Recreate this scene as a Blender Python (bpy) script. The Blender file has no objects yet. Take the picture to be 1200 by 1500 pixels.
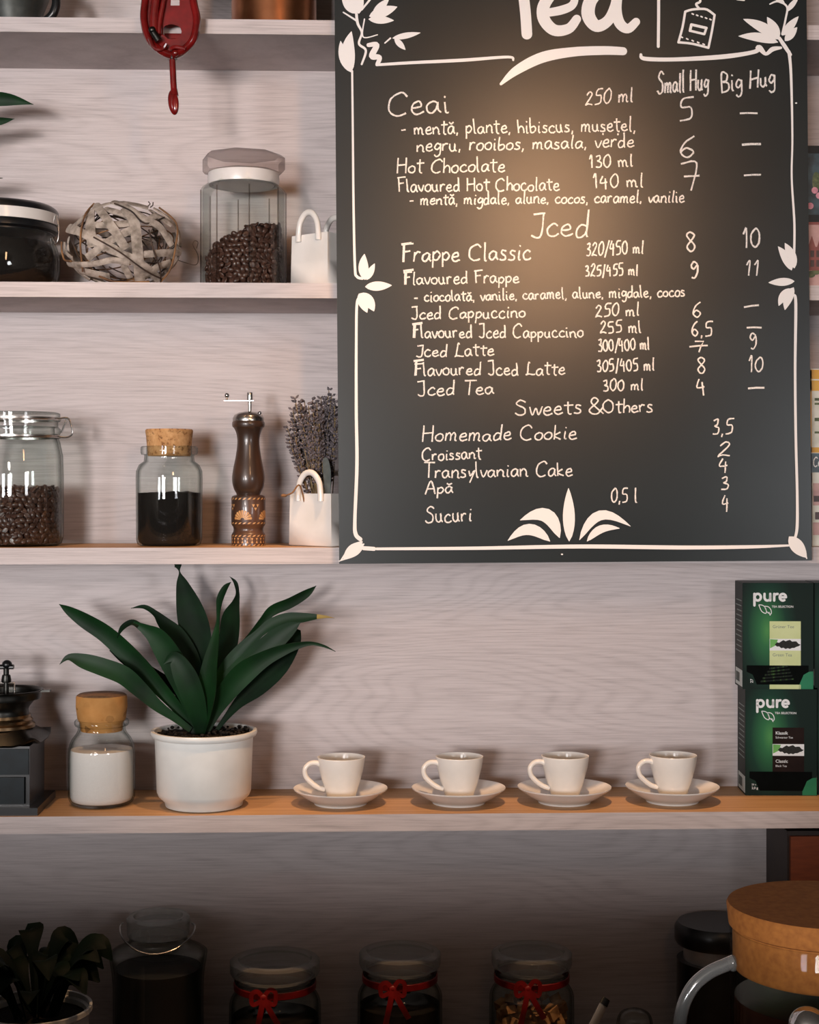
import bpy, bmesh, math, random
from math import sin, cos, pi, radians, atan, sqrt
from mathutils import Vector, Matrix, noise
random.seed(7)
SC = bpy.context.scene
COL = SC.collection
# ------------------------------------------------------------------ camera
F = 2300.0                       # focal length in pixels of the 1200 x 1500 frame
TH = atan(0.0345)                # small yaw to the right
EYE = 1.5
CAM = Vector((0, -2.25, EYE))
FW = Vector((sin(TH), cos(TH), 0)); RT = Vector((cos(TH), -sin(TH), 0)); UP = Vector((0, 0, 1))
cd = bpy.data.cameras.new('camera'); cam = bpy.data.objects.new('camera', cd); COL.objects.link(cam)
cam.location = CAM; cam.rotation_euler = (pi/2, 0, -TH)
cd.sensor_fit = 'HORIZONTAL'; cd.sensor_width = 36; cd.lens = F/1200*36; cd.shift_y = -30/1200
cd.clip_start = 0.02
SC.camera = cam
# ------------------------------------------------------------------ light and exposure
SC.view_settings.view_transform = 'Standard'; SC.view_settings.look = 'None'
SC.view_settings.gamma = 1; SC.view_settings.use_curve_mapping = False
SC.view_settings.exposure = 0.0
SC.cycles.transparent_max_bounces = 32
SC.cycles.max_bounces = 10
SC.cycles.sample_clamp_indirect = 4
SC.cycles.caustics_reflective = False; SC.cycles.caustics_refractive = False
W = bpy.data.worlds.new('world'); SC.world = W; W.use_nodes = True
W.node_tree.nodes['Background'].inputs[0].default_value = (0.75, 0.78, 0.85, 1)
W.node_tree.nodes['Background'].inputs[1].default_value = 0.25
def area(name, loc, target, sx, sy, power, col, spread=pi):
    l = bpy.data.lights.new(name, 'AREA'); l.shape = 'RECTANGLE'; l.size = sx; l.size_y = sy
    l.energy = power; l.color = col; l.spread = spread
    o = bpy.data.objects.new(name, l); COL.objects.link(o); o.location = loc
    o.rotation_euler = (Vector(target)-Vector(loc)).to_track_quat('-Z', 'Y').to_euler()
    return o
def spot(name, loc, target, power, col, size, blend, rad):
    l = bpy.data.lights.new(name, 'SPOT'); l.energy = power; l.color = col
    l.spot_size = radians(size); l.spot_blend = blend; l.shadow_soft_size = rad
    o = bpy.data.objects.new(name, l); COL.objects.link(o); o.location = loc
    o.rotation_euler = (Vector(target)-Vector(loc)).to_track_quat('-Z', 'Y').to_euler()
    return o
# daylight through the wide window behind and left of the camera
area('window_daylight', (-1.45, -5.6, EYE+0.0), (0, 0, EYE), 0.85, 0.8, 155, (1.0, 0.955, 0.945))
area('fill_light_left', (-2.85, -4.9, EYE-0.0), (0, 0, EYE), 0.6, 0.8, 46, (0.95, 0.96, 1.0))  # added ambient fill from the left, no window known there
area('fill_light_right', (2.75, -5.2, EYE-0.0), (0.1, 0, EYE), 0.7, 0.8, 32, (0.95, 0.96, 1.0))  # added dim fill from the right, no window known there
area('fill_light_upper', (-0.95, -2.5, EYE+0.38), (-0.25, 0, EYE+0.38), 0.18, 0.18, 0.9, (1.0, 0.86, 0.80), radians(44))  # added fill lifting only the upper wall, no lamp known there
# warm ceiling spots over the shelf front, warm pendant near the camera
spot('ceiling_spot', (0.22, -0.75, EYE+1.36), (0.2, -0.13, EYE-0.55), 90, (1.0, 0.58, 0.30), 36, 0.6, 0.03)
spot('ceiling_spot_left', (-0.55, -0.75, EYE+1.36), (-0.38, -0.13, EYE-0.55), 36, (1.0, 0.58, 0.30), 30, 0.8, 0.03)
area('pendant_lamp', (0.46, -2.0, EYE+0.66), (0.23, -0.2, EYE+0.36), 0.10, 0.42, 0.88, (1.0, 0.54, 0.27), radians(50))
# ------------------------------------------------------------------ helpers
def P(px, py, y):
    d = FW + RT*((px-600)/F) + UP*((720-py)/F)
    return CAM + d*((y-CAM.y)/d.y)
def S(px, y):
    return (P(px, 720, y)-CAM).dot(FW)/F
def hexc(h):
    h = h.lstrip('#'); v = [int(h[i:i+2], 16)/255 for i in (0, 2, 4)]
    return tuple(c/12.92 if c <= .04045 else ((c+.055)/1.055)**2.4 for c in v)+(1,)
def crom(pts, n=6, closed=False):
    pts = [tuple(float(c) for c in p) for p in pts]
    if len(pts) < 3 and not closed:
        a, b = pts; return [tuple(a[k]+(b[k]-a[k])*i/n for k in range(len(a))) for i in range(n+1)]
    out = []; N = len(pts)
    for i in range(N if closed else N-1):
        if closed: p0, p1, p2, p3 = pts[(i-1) % N], pts[i], pts[(i+1) % N], pts[(i+2) % N]
        else: p0, p1, p2, p3 = pts[max(i-1, 0)], pts[i], pts[i+1], pts[min(i+2, N-1)]
        for j in range(n):
            t = j/n
            out.append(tuple(.5*((2*b)+(c-a)*t+(2*a-5*b+4*c-d)*t*t+(3*b-a-3*c+d)*t**3) for a, b, c, d in zip(p0, p1, p2, p3)))
    if not closed: out.append(pts[-1])
    return out
class MB:
    def __init__(s): s.bm = bmesh.new()
    def v(s, p): return s.bm.verts.new(p)
    def f(s, vs, mi=0):
        try:
            f = s.bm.faces.new(vs); f.material_index = mi; return f
        except ValueError: return None
    def lathe(s, prof, seg=48, c=(0, 0, 0), ph=0, closed=False):
        rows = []
        for r, z in prof:
            if r < 1e-6: rows.append([s.v((c[0], c[1], c[2]+z))])
            else: rows.append([s.v((c[0]+r*cos(ph+2*pi*i/seg), c[1]+r*sin(ph+2*pi*i/seg), c[2]+z)) for i in range(seg)])
        pairs = list(zip(rows[:-1], rows[1:]))
        if closed: pairs.append((rows[-1], rows[0]))
        for a, b in pairs:
            for i in range(seg):
                j = (i+1) % seg
                if len(a) == 1 and len(b) == 1: continue
                if len(a) == 1: s.f([a[0], b[j], b[i]])
                elif len(b) == 1: s.f([a[i], a[j], b[0]])
                else: s.f([a[i], a[j], b[j], b[i]])
        return s
    def box(s, x0, x1, y0, y1, z0, z1):
        p = [s.v(q) for q in ((x0, y0, z0), (x1, y0, z0), (x1, y1, z0), (x0, y1, z0), (x0, y0, z1), (x1, y0, z1), (x1, y1, z1), (x0, y1, z1))]
        for q in ((3, 2, 1, 0), (4, 5, 6, 7), (0, 1, 5, 4), (1, 2, 6, 5), (2, 3, 7, 6), (3, 0, 4, 7)): s.f([p[i] for i in q])
        return s
    def hexa(s, bot, top):          # two matching loops, bottom and top
        a = [s.v(p) for p in bot]; b = [s.v(p) for p in top]; n = len(a)
        s.f(a[::-1]); s.f(b)
        for i in range(n): s.f([a[i], a[(i+1) % n], b[(i+1) % n], b[i]])
        return s
    def tube(s, pts, r, seg=10, closed=False, flat=1.0, flatdir=None):
        pts = [Vector(p) for p in pts]; n = len(pts); rr = r if isinstance(r, (list, tuple)) else [r]*n
        rings = []; prev = None
        for i, p in enumerate(pts):
            a = pts[(i-1) % n] if (closed or i > 0) else p; b = pts[(i+1) % n] if (closed or i < n-1) else p
            t = (b-a).normalized() if (b-a).length > 1e-9 else Vector((0, 0, 1))
            if flatdir is not None: u = Vector(flatdir)
            else: u = prev if prev is not None else (Vector((0, 0, 1)) if abs(t.z) < .9 else Vector((1, 0, 0)))
            u = (u-t*u.dot(t))
            u = u.normalized() if u.length > 1e-6 else t.orthogonal().normalized()
            prev = u; w = t.cross(u)
            rings.append([s.v(p+(u*cos(2*pi*k/seg)*flat+w*sin(2*pi*k/seg))*rr[i]) for k in range(seg)])
        m = n if closed else n-1
        for i in range(m):
            a, b = rings[i], rings[(i+1) % n]
            for k in range(seg): s.f([a[k], a[(k+1) % seg], b[(k+1) % seg], b[k]])
        if not closed: s.f(rings[0][::-1]); s.f(rings[-1])
        return s
    def ball(s, c, r, sc=(1, 1, 1), seg=20, rings=12, rot=None):
        R = rot or Matrix.Identity(3)
        def q(x, y, z): return Vector(c)+R @ Vector((x*sc[0]*r, y*sc[1]*r, z*sc[2]*r))
        rows = [[s.v(q(0, 0, -1))]]
        for i in range(1, rings):
            a = -pi/2+pi*i/rings
            rows.append([s.v(q(cos(a)*cos(2*pi*k/seg), cos(a)*sin(2*pi*k/seg), sin(a))) for k in range(seg)])
        rows.append([s.v(q(0, 0, 1))])
        for a, b in zip(rows[:-1], rows[1:]):
            for k in range(seg):
                j = (k+1) % seg
                if len(a) == 1: s.f([a[0], b[j], b[k]])
                elif len(b) == 1: s.f([a[k], a[j], b[0]])
                else: s.f([a[k], a[j], b[j], b[k]])
        return s
    def poly(s, pts, mi=0):
        return s.f([s.v(p) for p in pts], mi)
    def ribbon(s, pts, w, nrm, cap=False):
        pts = [Vector(p) for p in pts]; n = len(pts); nrm = Vector(nrm); L = []; R = []
        ws = w if isinstance(w, (list, tuple)) else [w]*n
        for i, p in enumerate(pts):
            t = pts[min(i+1, n-1)]-pts[max(i-1, 0)]
            t = t.normalized() if t.length > 1e-9 else Vector((1, 0, 0))
            q = t.cross(nrm).normalized()*ws[i]*.5
            L.append(s.v(p+q)); R.append(s.v(p-q))
        for i in range(n-1): s.f([L[i], L[i+1], R[i+1], R[i]])
        if cap:
            for i in (0, n-1):
                d = nrm.orthogonal().normalized(); e = nrm.cross(d)
                s.f([s.v(pts[i]+nrm*(.00003+.00002*(i > 0))+(d*cos(2*pi*k/16)+e*sin(2*pi*k/16))*ws[i]*.5) for k in range(16)])
        return s
    def bevel(s, w, seg=2, ang=40):
        es = [e for e in s.bm.edges if len(e.link_faces) == 2 and e.calc_face_angle(0) > radians(ang)]
        bmesh.ops.bevel(s.bm, geom=es, offset=w, segments=seg, affect='EDGES', profile=.5)
        return s
    def build(s, name, m, parent=None, sharp=38, recalc=True):
        bm = s.bm
        if recalc: bmesh.ops.recalc_face_normals(bm, faces=bm.faces)
        for e in bm.edges:
            if len(e.link_faces) == 2 and e.calc_face_angle(0) > radians(sharp): e.smooth = False
        for f in bm.faces: f.smooth = True
        me = bpy.data.meshes.new(name); bm.to_mesh(me); bm.free()
        for x in (m if isinstance(m, (list, tuple)) else [m]): me.materials.append(x)
        o = bpy.data.objects.new(name, me); COL.objects.link(o)
        if parent: o.parent = parent
        return o
def tag(o, label, cat, group=None, kind=None):
    o['label'] = label
    o['category'] = cat
    if group: o['group'] = group
    if kind: o['kind'] = kind
    return o
def thing(name, label, cat, loc=(0, 0, 0), group=None, rotz=0):
    o = bpy.data.objects.new(name, None); COL.objects.link(o); o.empty_display_size = .02
    o.location = loc; o.rotation_euler = (0, 0, rotz)
    return tag(o, label, cat, group)
def struct(o): o['kind'] = 'structure'; return o
def copy_tree(o, parent=None):
    c = o.copy(); COL.objects.link(c)
    if parent: c.parent = parent
    for ch in list(o.children): copy_tree(ch, c)
    return c
# ------------------------------------------------------------------ materials
def nt(name):
    m = bpy.data.materials.new(name); m.use_nodes = True
    n = m.node_tree.nodes; n.clear(); return m, n, m.node_tree.links
def bsdf(n, l, rough=.5, metal=0, spec=.5, coat=0):
    o = n.new('ShaderNodeOutputMaterial'); b = n.new('ShaderNodeBsdfPrincipled')
    b.inputs['Roughness'].default_value = rough; b.inputs['Metallic'].default_value = metal
    b.inputs['Specular IOR Level'].default_value = spec; b.inputs['Coat Weight'].default_value = coat
    l.new(b.outputs[0], o.inputs[0]); return b
def ntex(n, l, scale, detail=3, sc=None, dist=0, rough=.5, space='Object'):
    tc = n.new('ShaderNodeTexCoord'); t = n.new('ShaderNodeTexNoise')
    t.inputs['Scale'].default_value = scale; t.inputs['Detail'].default_value = detail
    t.inputs['Distortion'].default_value = dist; t.inputs['Roughness'].default_value = rough
    if sc:
        mp = n.new('ShaderNodeMapping'); mp.inputs['Scale'].default_value = sc
        l.new(tc.outputs[space], mp.inputs[0]); l.new(mp.outputs[0], t.inputs[0])
    else: l.new(tc.outputs[space], t.inputs[0])
    return t
def ramp(n, l, src, stops):
    r = n.new('ShaderNodeValToRGB'); e = r.color_ramp.elements
    while len(e) < len(stops): e.new(.5)
    for x, (p, c) in zip(e, stops): x.position = p; x.color = hexc(c) if isinstance(c, str) else c
    l.new(src, r.inputs[0]); return r
def bump(n, l, b, src, strength=.3, dist=.001):
    k = n.new('ShaderNodeBump'); k.inputs['Strength'].default_value = strength; k.inputs['Distance'].default_value = dist
    l.new(src, k.inputs['Height']); l.new(k.outputs[0], b.inputs['Normal'])
def solid(name, c0, c1=None, rough=.5, metal=0, scale=40, spec=.5, coat=0, bmp=0, lo=.35, hi=.65, sc=None, det=3):
    m, n, l = nt(name); b = bsdf(n, l, rough, metal, spec, coat)
    t = ntex(n, l, scale, det, sc)
    r = ramp(n, l, t.outputs[0], [(lo, c0), (hi, c1 or c0)]); l.new(r.outputs[0], b.inputs['Base Color'])
    if bmp: bump(n, l, b, t.outputs[0], bmp)
    return m
def glassy(name, tint='#f4f7f5', edge='#9aa5a0', refl=1.0, rough=.0, milk=0):
    # thin-walled clear glass: see-through, mirror-like by Fresnel, darker where the wall is seen edge-on
    m, n, l = nt(name); o = n.new('ShaderNodeOutputMaterial')
    lw = n.new('ShaderNodeLayerWeight'); lw.inputs[0].default_value = .5
    r = ramp(n, l, lw.outputs['Facing'], [(.5, tint), (1, edge)])
    tr = n.new('ShaderNodeBsdfTransparent'); l.new(r.outputs[0], tr.inputs[0])
    gl = n.new('ShaderNodeBsdfGlossy'); gl.inputs['Roughness'].default_value = rough
    pw = n.new('ShaderNodeMath'); pw.operation = 'POWER'; pw.inputs[1].default_value = 5; l.new(lw.outputs['Facing'], pw.inputs[0])
    mu = n.new('ShaderNodeMath'); mu.operation = 'MULTIPLY_ADD'; mu.inputs[1].default_value = .5*refl; mu.inputs[2].default_value = .035*refl; mu.use_clamp = True
    l.new(pw.outputs[0], mu.inputs[0])
    mx = n.new('ShaderNodeMixShader'); l.new(mu.outputs[0], mx.inputs[0]); l.new(tr.outputs[0], mx.inputs[1]); l.new(gl.outputs[0], mx.inputs[2])
    if milk:
        df = n.new('ShaderNodeBsdfDiffuse'); df.inputs[0].default_value = (.8, .82, .82, 1); m2 = n.new('ShaderNodeMixShader'); m2.inputs[0].default_value = milk
        l.new(mx.outputs[0], m2.inputs[1]); l.new(df.outputs[0], m2.inputs[2]); l.new(m2.outputs[0], o.inputs[0])
    else: l.new(mx.outputs[0], o.inputs[0])
    return m
def laminate():
    m, n, l = nt('grey_oak_laminate'); b = bsdf(n, l, .55, 0, .35)
    fine = ntex(n, l, 1, 6, (12, 12, 520), 0, .7)
    mid = ntex(n, l, 1, 4, (4, 4, 95), .8, .6)
    big = ntex(n, l, 1, 1.5, (.95, .95, 6.5), .3, .4)
    sn = n.new('ShaderNodeMath'); sn.operation = 'MULTIPLY'; sn.inputs[1].default_value = 125; l.new(big.outputs[0], sn.inputs[0])
    ad = n.new('ShaderNodeMath'); ad.operation = 'MULTIPLY_ADD'; ad.inputs[1].default_value = 1.6; l.new(mid.outputs[0], ad.inputs[0]); l.new(sn.outputs[0], ad.inputs[2])
    si = n.new('ShaderNodeMath'); si.operation = 'SINE'; l.new(ad.outputs[0], si.inputs[0])
    ab = n.new('ShaderNodeMath'); ab.operation = 'ABSOLUTE'; l.new(si.outputs[0], ab.inputs[0])
    po = n.new('ShaderNodeMath'); po.operation = 'POWER'; po.inputs[1].default_value = 5; l.new(ab.outputs[0], po.inputs[0])
    pm = n.new('ShaderNodeMath'); pm.operation = 'MULTIPLY'; l.new(po.outputs[0], pm.inputs[0]); l.new(mid.outputs[0], pm.inputs[1])
    mk = n.new('ShaderNodeMath'); mk.operation = 'MULTIPLY_ADD'; mk.inputs[1].default_value = -.085; mk.inputs[2].default_value = .02; l.new(pm.outputs[0], mk.inputs[0])
    a1 = n.new('ShaderNodeMath'); a1.operation = 'MULTIPLY_ADD'; a1.inputs[1].default_value = .50; l.new(fine.outputs[0], a1.inputs[0]); l.new(mk.outputs[0], a1.inputs[2])
    a2 = n.new('ShaderNodeMath'); a2.operation = 'MULTIPLY_ADD'; a2.inputs[1].default_value = .16; l.new(mid.outputs[0], a2.inputs[0]); l.new(a1.outputs[0], a2.inputs[2])
    r = ramp(n, l, a2.outputs[0], [(.18, '#9a9190'), (.285, '#b7adac'), (.345, '#c2b8b7'), (.46, '#cfc5c4')])
    l.new(r.outputs[0], b.inputs['Base Color'])
    bump(n, l, b, fine.outputs[0], .12, .0004)
    return m
def speckle(name, base, dark, light, scale=300, thr=.33, rough=.8):
    m, n, l = nt(name); b = bsdf(n, l, rough, 0, .25)
    t = ntex(n, l, scale*.35, 4); v = n.new('ShaderNodeTexVoronoi'); v.inputs['Scale'].default_value = scale
    tc = n.new('ShaderNodeTexCoord'); l.new(tc.outputs['Object'], v.inputs[0])
    r1 = ramp(n, l, t.outputs[0], [(.3, dark), (thr+.08, base), (.7, light)])
    r2 = ramp(n, l, v.outputs['Color'], [(.12, (.25, .2, .16, 1)), (.22, (1, 1, 1, 1))])
    mx = n.new('ShaderNodeMixRGB'); mx.blend_type = 'MULTIPLY'; mx.inputs[0].default_value = .7
    l.new(r1.outputs[0], mx.inputs[1]); l.new(r2.outputs[0], mx.inputs[2]); l.new(mx.outputs[0], b.inputs['Base Color'])
    bump(n, l, b, t.outputs[0], .4, .001)
    return m
def chalk(name, col, lo, hi, scale=900):
    m, n, l = nt(name); b = bsdf(n, l, .9, 0, .2)
    b.inputs['Base Color'].default_value = hexc(col)
    t = ntex(n, l, scale, 3, None, 0, .7); r = ramp(n, l, t.outputs[0], [(lo, (0, 0, 0, 1)), (hi, (1, 1, 1, 1))])
    l.new(r.outputs[0], b.inputs['Alpha']); return m
M = {}
M['lam'] = laminate()
M['white'] = solid('white_glazed_ceramic', '#dedbd6', '#e6e3df', .16, 0, 30, .5)
M['matte_white'] = solid('white_pot_glaze', '#dcdcd8', '#e4e4e0', .32, 0, 30, .45)
M['glass'] = glassy('clear_glass', '#fbfcfb', '#b4bcb8')
M['glass2'] = glassy('pale_green_glass', '#f9fbfa', '#98a19d', 1.0)
M['frost'] = solid('frosted_plastic_seal', '#d9d4d0', '#e2ddda', .3)
M['facet'] = glassy('facet_line_glass', '#d9d4d1', '#a8a29f', 1.5)
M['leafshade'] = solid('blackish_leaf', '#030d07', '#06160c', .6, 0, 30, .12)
M['satin'] = solid('satin_steel', '#c4c2c0', '#d4d2d0', .38, .85, 40)
M['lidclear'] = glassy('milky_lid_glass', '#f4f6f5', '#a5adab', 2.2, .05, .10)
M['jugglass'] = glassy('jug_glass', '#fbfcfb', '#b4bcb8', .25)
M['handleglass'] = glassy('thick_handle_glass', '#e9e6e3', '#8c8681', 5.0, .12, .15)  # white mixed into the glass stands in for reflections along the handle
M['shelftop'] = solid('brown_laminate_top', '#b08860', '#c69f74', .5, 0, 1, .35, 0, 0, .35, .65, (4, 160, 160), 5)
M['lidglass'] = glassy('thick_grey_glass', '#f4f1f0', '#8f8886', 1.0)
M['bean'] = solid('roasted_bean', '#33211b', '#543a31', .32, 0, 120, .5)
M['grounds'] = solid('ground_coffee', '#0e0c0b', '#1b1715', .9, 0, 900, .2, 0, .5)
M['sugar'] = solid('white_sugar', '#e2dcdb', '#f2eeed', .85, 0, 1500, .3, 0, .3)
M['cork'] = speckle('speckled_cork', '#b98a5a', '#7d5230', '#cfa372', 420)
M['cork2'] = speckle('streaked_cork', '#b07c44', '#83552b', '#bd8a50', 130)
M['corktop'] = solid('dark_cork_top', '#6d4c33', '#82603f', .8, 0, 200)
M['corklid'] = solid('smooth_cork_lid', '#8e5526', '#a5672f', .8, 0, 180, .25, 0, .15, .3, .7)
M['steel'] = solid('brushed_steel', '#a8a4a0', '#c4c0bc', .26, 1, 60)
M['chrome'] = solid('chrome', '#c9c9c9', '#d8d8d8', .08, 1, 20)
M['darkmetal'] = solid('dark_pewter', '#343432', '#454441', .36, 1, 30)
M['black'] = solid('black_plastic', '#0d0e0f', '#15171a', .3, 0, 40)
M['blackmatte'] = solid('black_matte', '#0b0c0d', '#131516', .6, 0, 40)
M['bluegrey'] = solid('blue_black_paint', '#0f171b', '#151f24', .5, 0, 60, .2)
M['copper'] = solid('aged_copper', '#8f5a3c', '#b57a55', .3, 1, 25)
M['brass'] = solid('dull_brass', '#7d6346', '#94785a', .3, 1, 30)
M['red'] = solid('red_enamel', '#5a0d0b', '#7c1414', .22, 0, 45, .5, .5, .25)
M['pewter'] = solid('grey_pewter_pot', '#3c3f3d', '#585b58', .38, .6, 40)
M['mill'] = solid('dark_turned_wood', '#37271e', '#654330', .34, 0, 26, .5, .3, 0, .4, .75, (1, 1, .35))
M['inlay'] = solid('pale_inlay_wood', '#b98650', '#d0a06a', .45, 0, 120)
M['bark'] = solid('birch_bark', '#756b61', '#b3a79c', .9, 0, 90, .15, 0, .6, .3, .6, None, 6)
M['twig'] = solid('brown_twig', '#5a3f2c', '#8e663f', .8, 0, 50)
M['vine'] = solid('dark_vine', '#2c221d', '#4a382d', .8, 0, 50)
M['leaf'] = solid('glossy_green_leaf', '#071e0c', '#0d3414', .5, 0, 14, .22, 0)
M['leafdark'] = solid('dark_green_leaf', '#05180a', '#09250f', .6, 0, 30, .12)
M['leaftip'] = solid('dried_leaf_tip', '#a78a3c', '#8b7434', .6)
M['soil'] = solid('dark_soil', '#0f0d0b', '#2a2623', .9, 0, 300, .2, 0, .8)
M['lav'] = solid('dried_lavender', '#484347', '#7e7577', .9, 0, 300, .1, 0, .4)
M['stem'] = solid('dry_stem', '#6d5a40', '#8e7a58', .9, 0, 80)
M['sage'] = solid('grey_dried_leaf', '#4c5250', '#636966', .9, 0, 80)
M['board'] = solid('blackboard_paint', '#10181a', '#182022', .29, 0, 6, .5, 0, 0, .3, .7)
M['edge'] = solid('dark_board_edge', '#1b2021', '#24292a', .5)
M['chalk'] = chalk('white_chalk', '#e4e0dc', .30, .45)
M['paint'] = chalk('white_paint', '#e8e5e3', .12, .30, 260)
M['redribbon'] = solid('red_ribbon', '#6a0909', '#861010', .45, 0, 60)
M['tea'] = solid('dark_tea', '#24100a', '#34180e', .2, 0, 20)
M['redwood'] = solid('reddish_wood', '#7a3414', '#8f421c', .5, 0, 30, .4, 0, 0, .3, .7, (1, 1, 6))
M['darkwood'] = solid('dark_wood_side', '#2a1c16', '#34241c', .5, 0, 30)
M['chunk'] = solid('tan_chunk', '#8a6040', '#b98d63', .8, 0, 90, .2, 0, .3)
# ------------------------------------------------------------------ room and shelves
def plane_box(name, *b, m): return struct(MB().box(*b).build(name, m))
M['plaster'] = solid('warm_plaster', '#6e665e', '#777068', .9, 0, 5)
M['floor'] = solid('brown_floor', '#40342b', '#4a3d33', .5, 0, 8)
plane_box('wall_back', -3.2, 3.2, 0, .05, 0, 2.9, m=M['lam'])
plane_box('floor', -3.2, 3.2, -6, 0, -.05, 0, m=M['floor'])
plane_box('ceiling', -3.2, 3.2, -6, 0, 2.9, 2.95, m=M['plaster'])
plane_box('wall_left', -3.25, -3.2, -6, 0, 0, 2.9, m=M['plaster'])
plane_box('wall_right', 3.2, 3.25, -6, 0, 0, 2.9, m=M['plaster'])
plane_box('wall_front', -3.2, 3.2, -6.05, -6, 0, 2.9, m=M['plaster'])
YF = -0.18                                   # front of every shelf
def zf(py): return P(521, py, YF).z
Z1, Z2, Z3, Z4 = zf(30), zf(415), zf(802), zf(1193)
shelf_lab = ['grey oak shelf at the top holding the copper pot, with its shaded underside showing',
             'grey oak shelf carrying the round twig ball and the octagonal jar',
             'grey oak shelf carrying the pepper mill and the cork-stoppered coffee jar',
             'grey oak shelf holding the row of white cups, the potted plant and green boxes']
for zt, zb, lb in zip((Z1, Z2, Z3, Z4), (zf(51.5), zf(437), zf(826), zf(1218)), shelf_lab):
    o = MB().box(-1.6, 1.6, YF, 0, zb, zt).bevel(.0008, 1).build('shelf', [M['lam'], M['shelftop']])
    for f in o.data.polygons:
        if f.normal.z > .9: f.material_index = 1
    tag(o, lb, 'shelf', 'grey oak wall shelves')
ZC = EYE-0.78                                # work counter under the shelves
plane_box('trim_1', -1.6, 1.6, -.55, 0, ZC-.04, ZC, m=M['darkwood'])
plane_box('trim_2', -1.6, 1.6, -.50, -.02, 0, ZC-.04, m=M['darkwood'])
ZB = EYE-0.60                                # bar top in front
plane_box('trim_3', -3.0, 3.0, -1.5, -.82, 0, ZB, m=M['darkwood'])
plane_box('light_block', -3.0, 3.0, -1.62, -1.46, ZB, EYE-.352, m=M['darkwood'])  # unseen ledge added on the bar to keep window light off the lower wall
# ------------------------------------------------------------------ menu board
YB = -0.200
bo = P(497, 825, YB)
board = thing('menu_board', 'large black chalkboard menu hung in front of the shelves', 'chalkboard', bo)
def bp(px, py, lift=.0008): return P(px, py, YB-lift)-bo
corn = [(497, 826), (1189.5, 821), (1180.5, -130), (489, -126)]
fr = [P(x, y, YB)-bo for x, y in corn]; bk = [Vector((p.x, p.y+.018, p.z)) for p in fr]
MB().hexa([fr[0], fr[1], bk[1], bk[0]], [fr[3], fr[2], bk[2], bk[3]]).bevel(.001, 2).build('panel', [M['board']], board)
NB = (0, -1, 0)
G = {  # single-stroke handwriting, tenths of the x-height
'a': (10, '8,8 5,10 1,7 1,2 4,0 7,4 8,9 8,3 10,0'), 'b': (9, '1,20 1,1 5,0 8,4 6,8 1,6'),
'c': (9, '8,8 5,10 1,6 2,1 6,0 9,2'), 'd': (10, '8,8 4,9 1,5 2,0 6,1 8,6 8,20 8,3 9,0'),
'e': (9, '1,5 7,6 6,10 2,8 1,3 4,0 9,2'), 'f': (8, '8,18 5,20 4,14 4,0|1,10 8,10'),
'g': (9, '8,8 4,10 1,5 4,2 8,6 8,9 8,-5 4,-9 1,-6'), 'h': (9, '1,20 1,0|1,6 5,10 8,7 8,0'),
'i': (5, '2,10 2,1 4,0|2,14 2.6,15.5'), 'k': (9, '1,20 1,0|7,10 1,5 8,0'), 'l': (5, '2,20 2,2 4,0'),
'm': (14, '1,10 1,0|1,6 4,10 6,7 6,0|6,6 9,10 11,7 11,1 13,0'), 'n': (10, '1,10 1,0|1,6 5,10 8,7 8,1 10,0'),
'o': (9, '5,10 1,7 1,2 5,0 8,3 8,8 5,10'), 'p': (9, '1,10 1,-9|1,7 5,10 8,6 5,1 1,2'),
'r': (8, '1,10 1,0|1,6 4,10 7,9'), 's': (8, '7,9 3,10 2,7 6,4 6,1 3,0 0,1'), 't': (8, '4,17 4,2 7,0|0,12 9,12.5'),
'u': (10, '1,10 1,3 4,0 7,3 7,10 7,3 9,0'), 'v': (8, '0,10 4,0 8,10'), 'w': (12, '0,10 3,0 6,8 9,0 12,10'),
'y': (8, '1,10 3,3 7,10|8,11 3,-9'), 'A': (13, '0,0 6,20 12,0|2,8 11,8'),
'B': (12, '2,0 2,20 9,18 8,12 2,11 10,9 10,2 1,0'), 'C': (14, '13,16 9,20 2,15 1,5 6,0 12,2'),
'F': (11, '2,0 2,20|0,19 12,20|1,11 9,12'), 'H': (13, '1,20 1,0|11,20 11,0|0,10 12,11'),
'I': (9, '0,19 8,20|7,20 7,3 4,0 0,2'), 'L': (12, '5,18 4,20 3,14 2,1 0,0 4,1 8,0 12,0'), 'O': (14, '7,20 1,14 1,5 7,0 12,5 12,15 7,20'),
'S': (12, '11,17 6,20 2,15 9,9 9,2 4,0 0,3'), 'T': (12, '0,20 13,20|6,20 6,0'), 'K': (10, '1,20 1,0|8,16 1,7 9,0'),
'&': (13, '12,0 3,13 5,19 8,15 1,5 4,0 8,1 12,8'),
'0': (11, '6,20 1,14 1,5 5,0 9,5 9,15 6,20'), '1': (7, '1,14 4,20 4,0'), '2': (11, '1,15 5,20 8,15 1,1 4,2 10,0'),
'3': (10, '1,18 6,20 6,13 3,11 8,8 7,1 1,1'), '4': (11, '4,20 1,9 9,10|7,16 7,-2'), '5': (11, '10,20 3,19 2,12 8,11 8,2 1,0'),
'6': (10, '8,20 3,14 1,5 5,0 8,5 4,9 1,5'), '7': (10, '1,19 9,20 5,0|2,10 10,11'), '8': (10, '8,17 4,20 1,16 8,6 5,0 1,5 6,13 8,17'),
'9': (10, '8,17 4,20 1,15 4,11 8,16 8,6 5,0 2,1'), ',': (4, '2,1.5 1,-4'), '.': (4, '1.5,0 2.2,.8'), '/': (8, '7,22 1,-5'),
'-': (9, '1,6 7,6.5'), ' ': (7, ''), 'P': (10, '1,0 1,20 8,17 7,11 1,10')}
RJ = random.Random(3)
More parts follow.
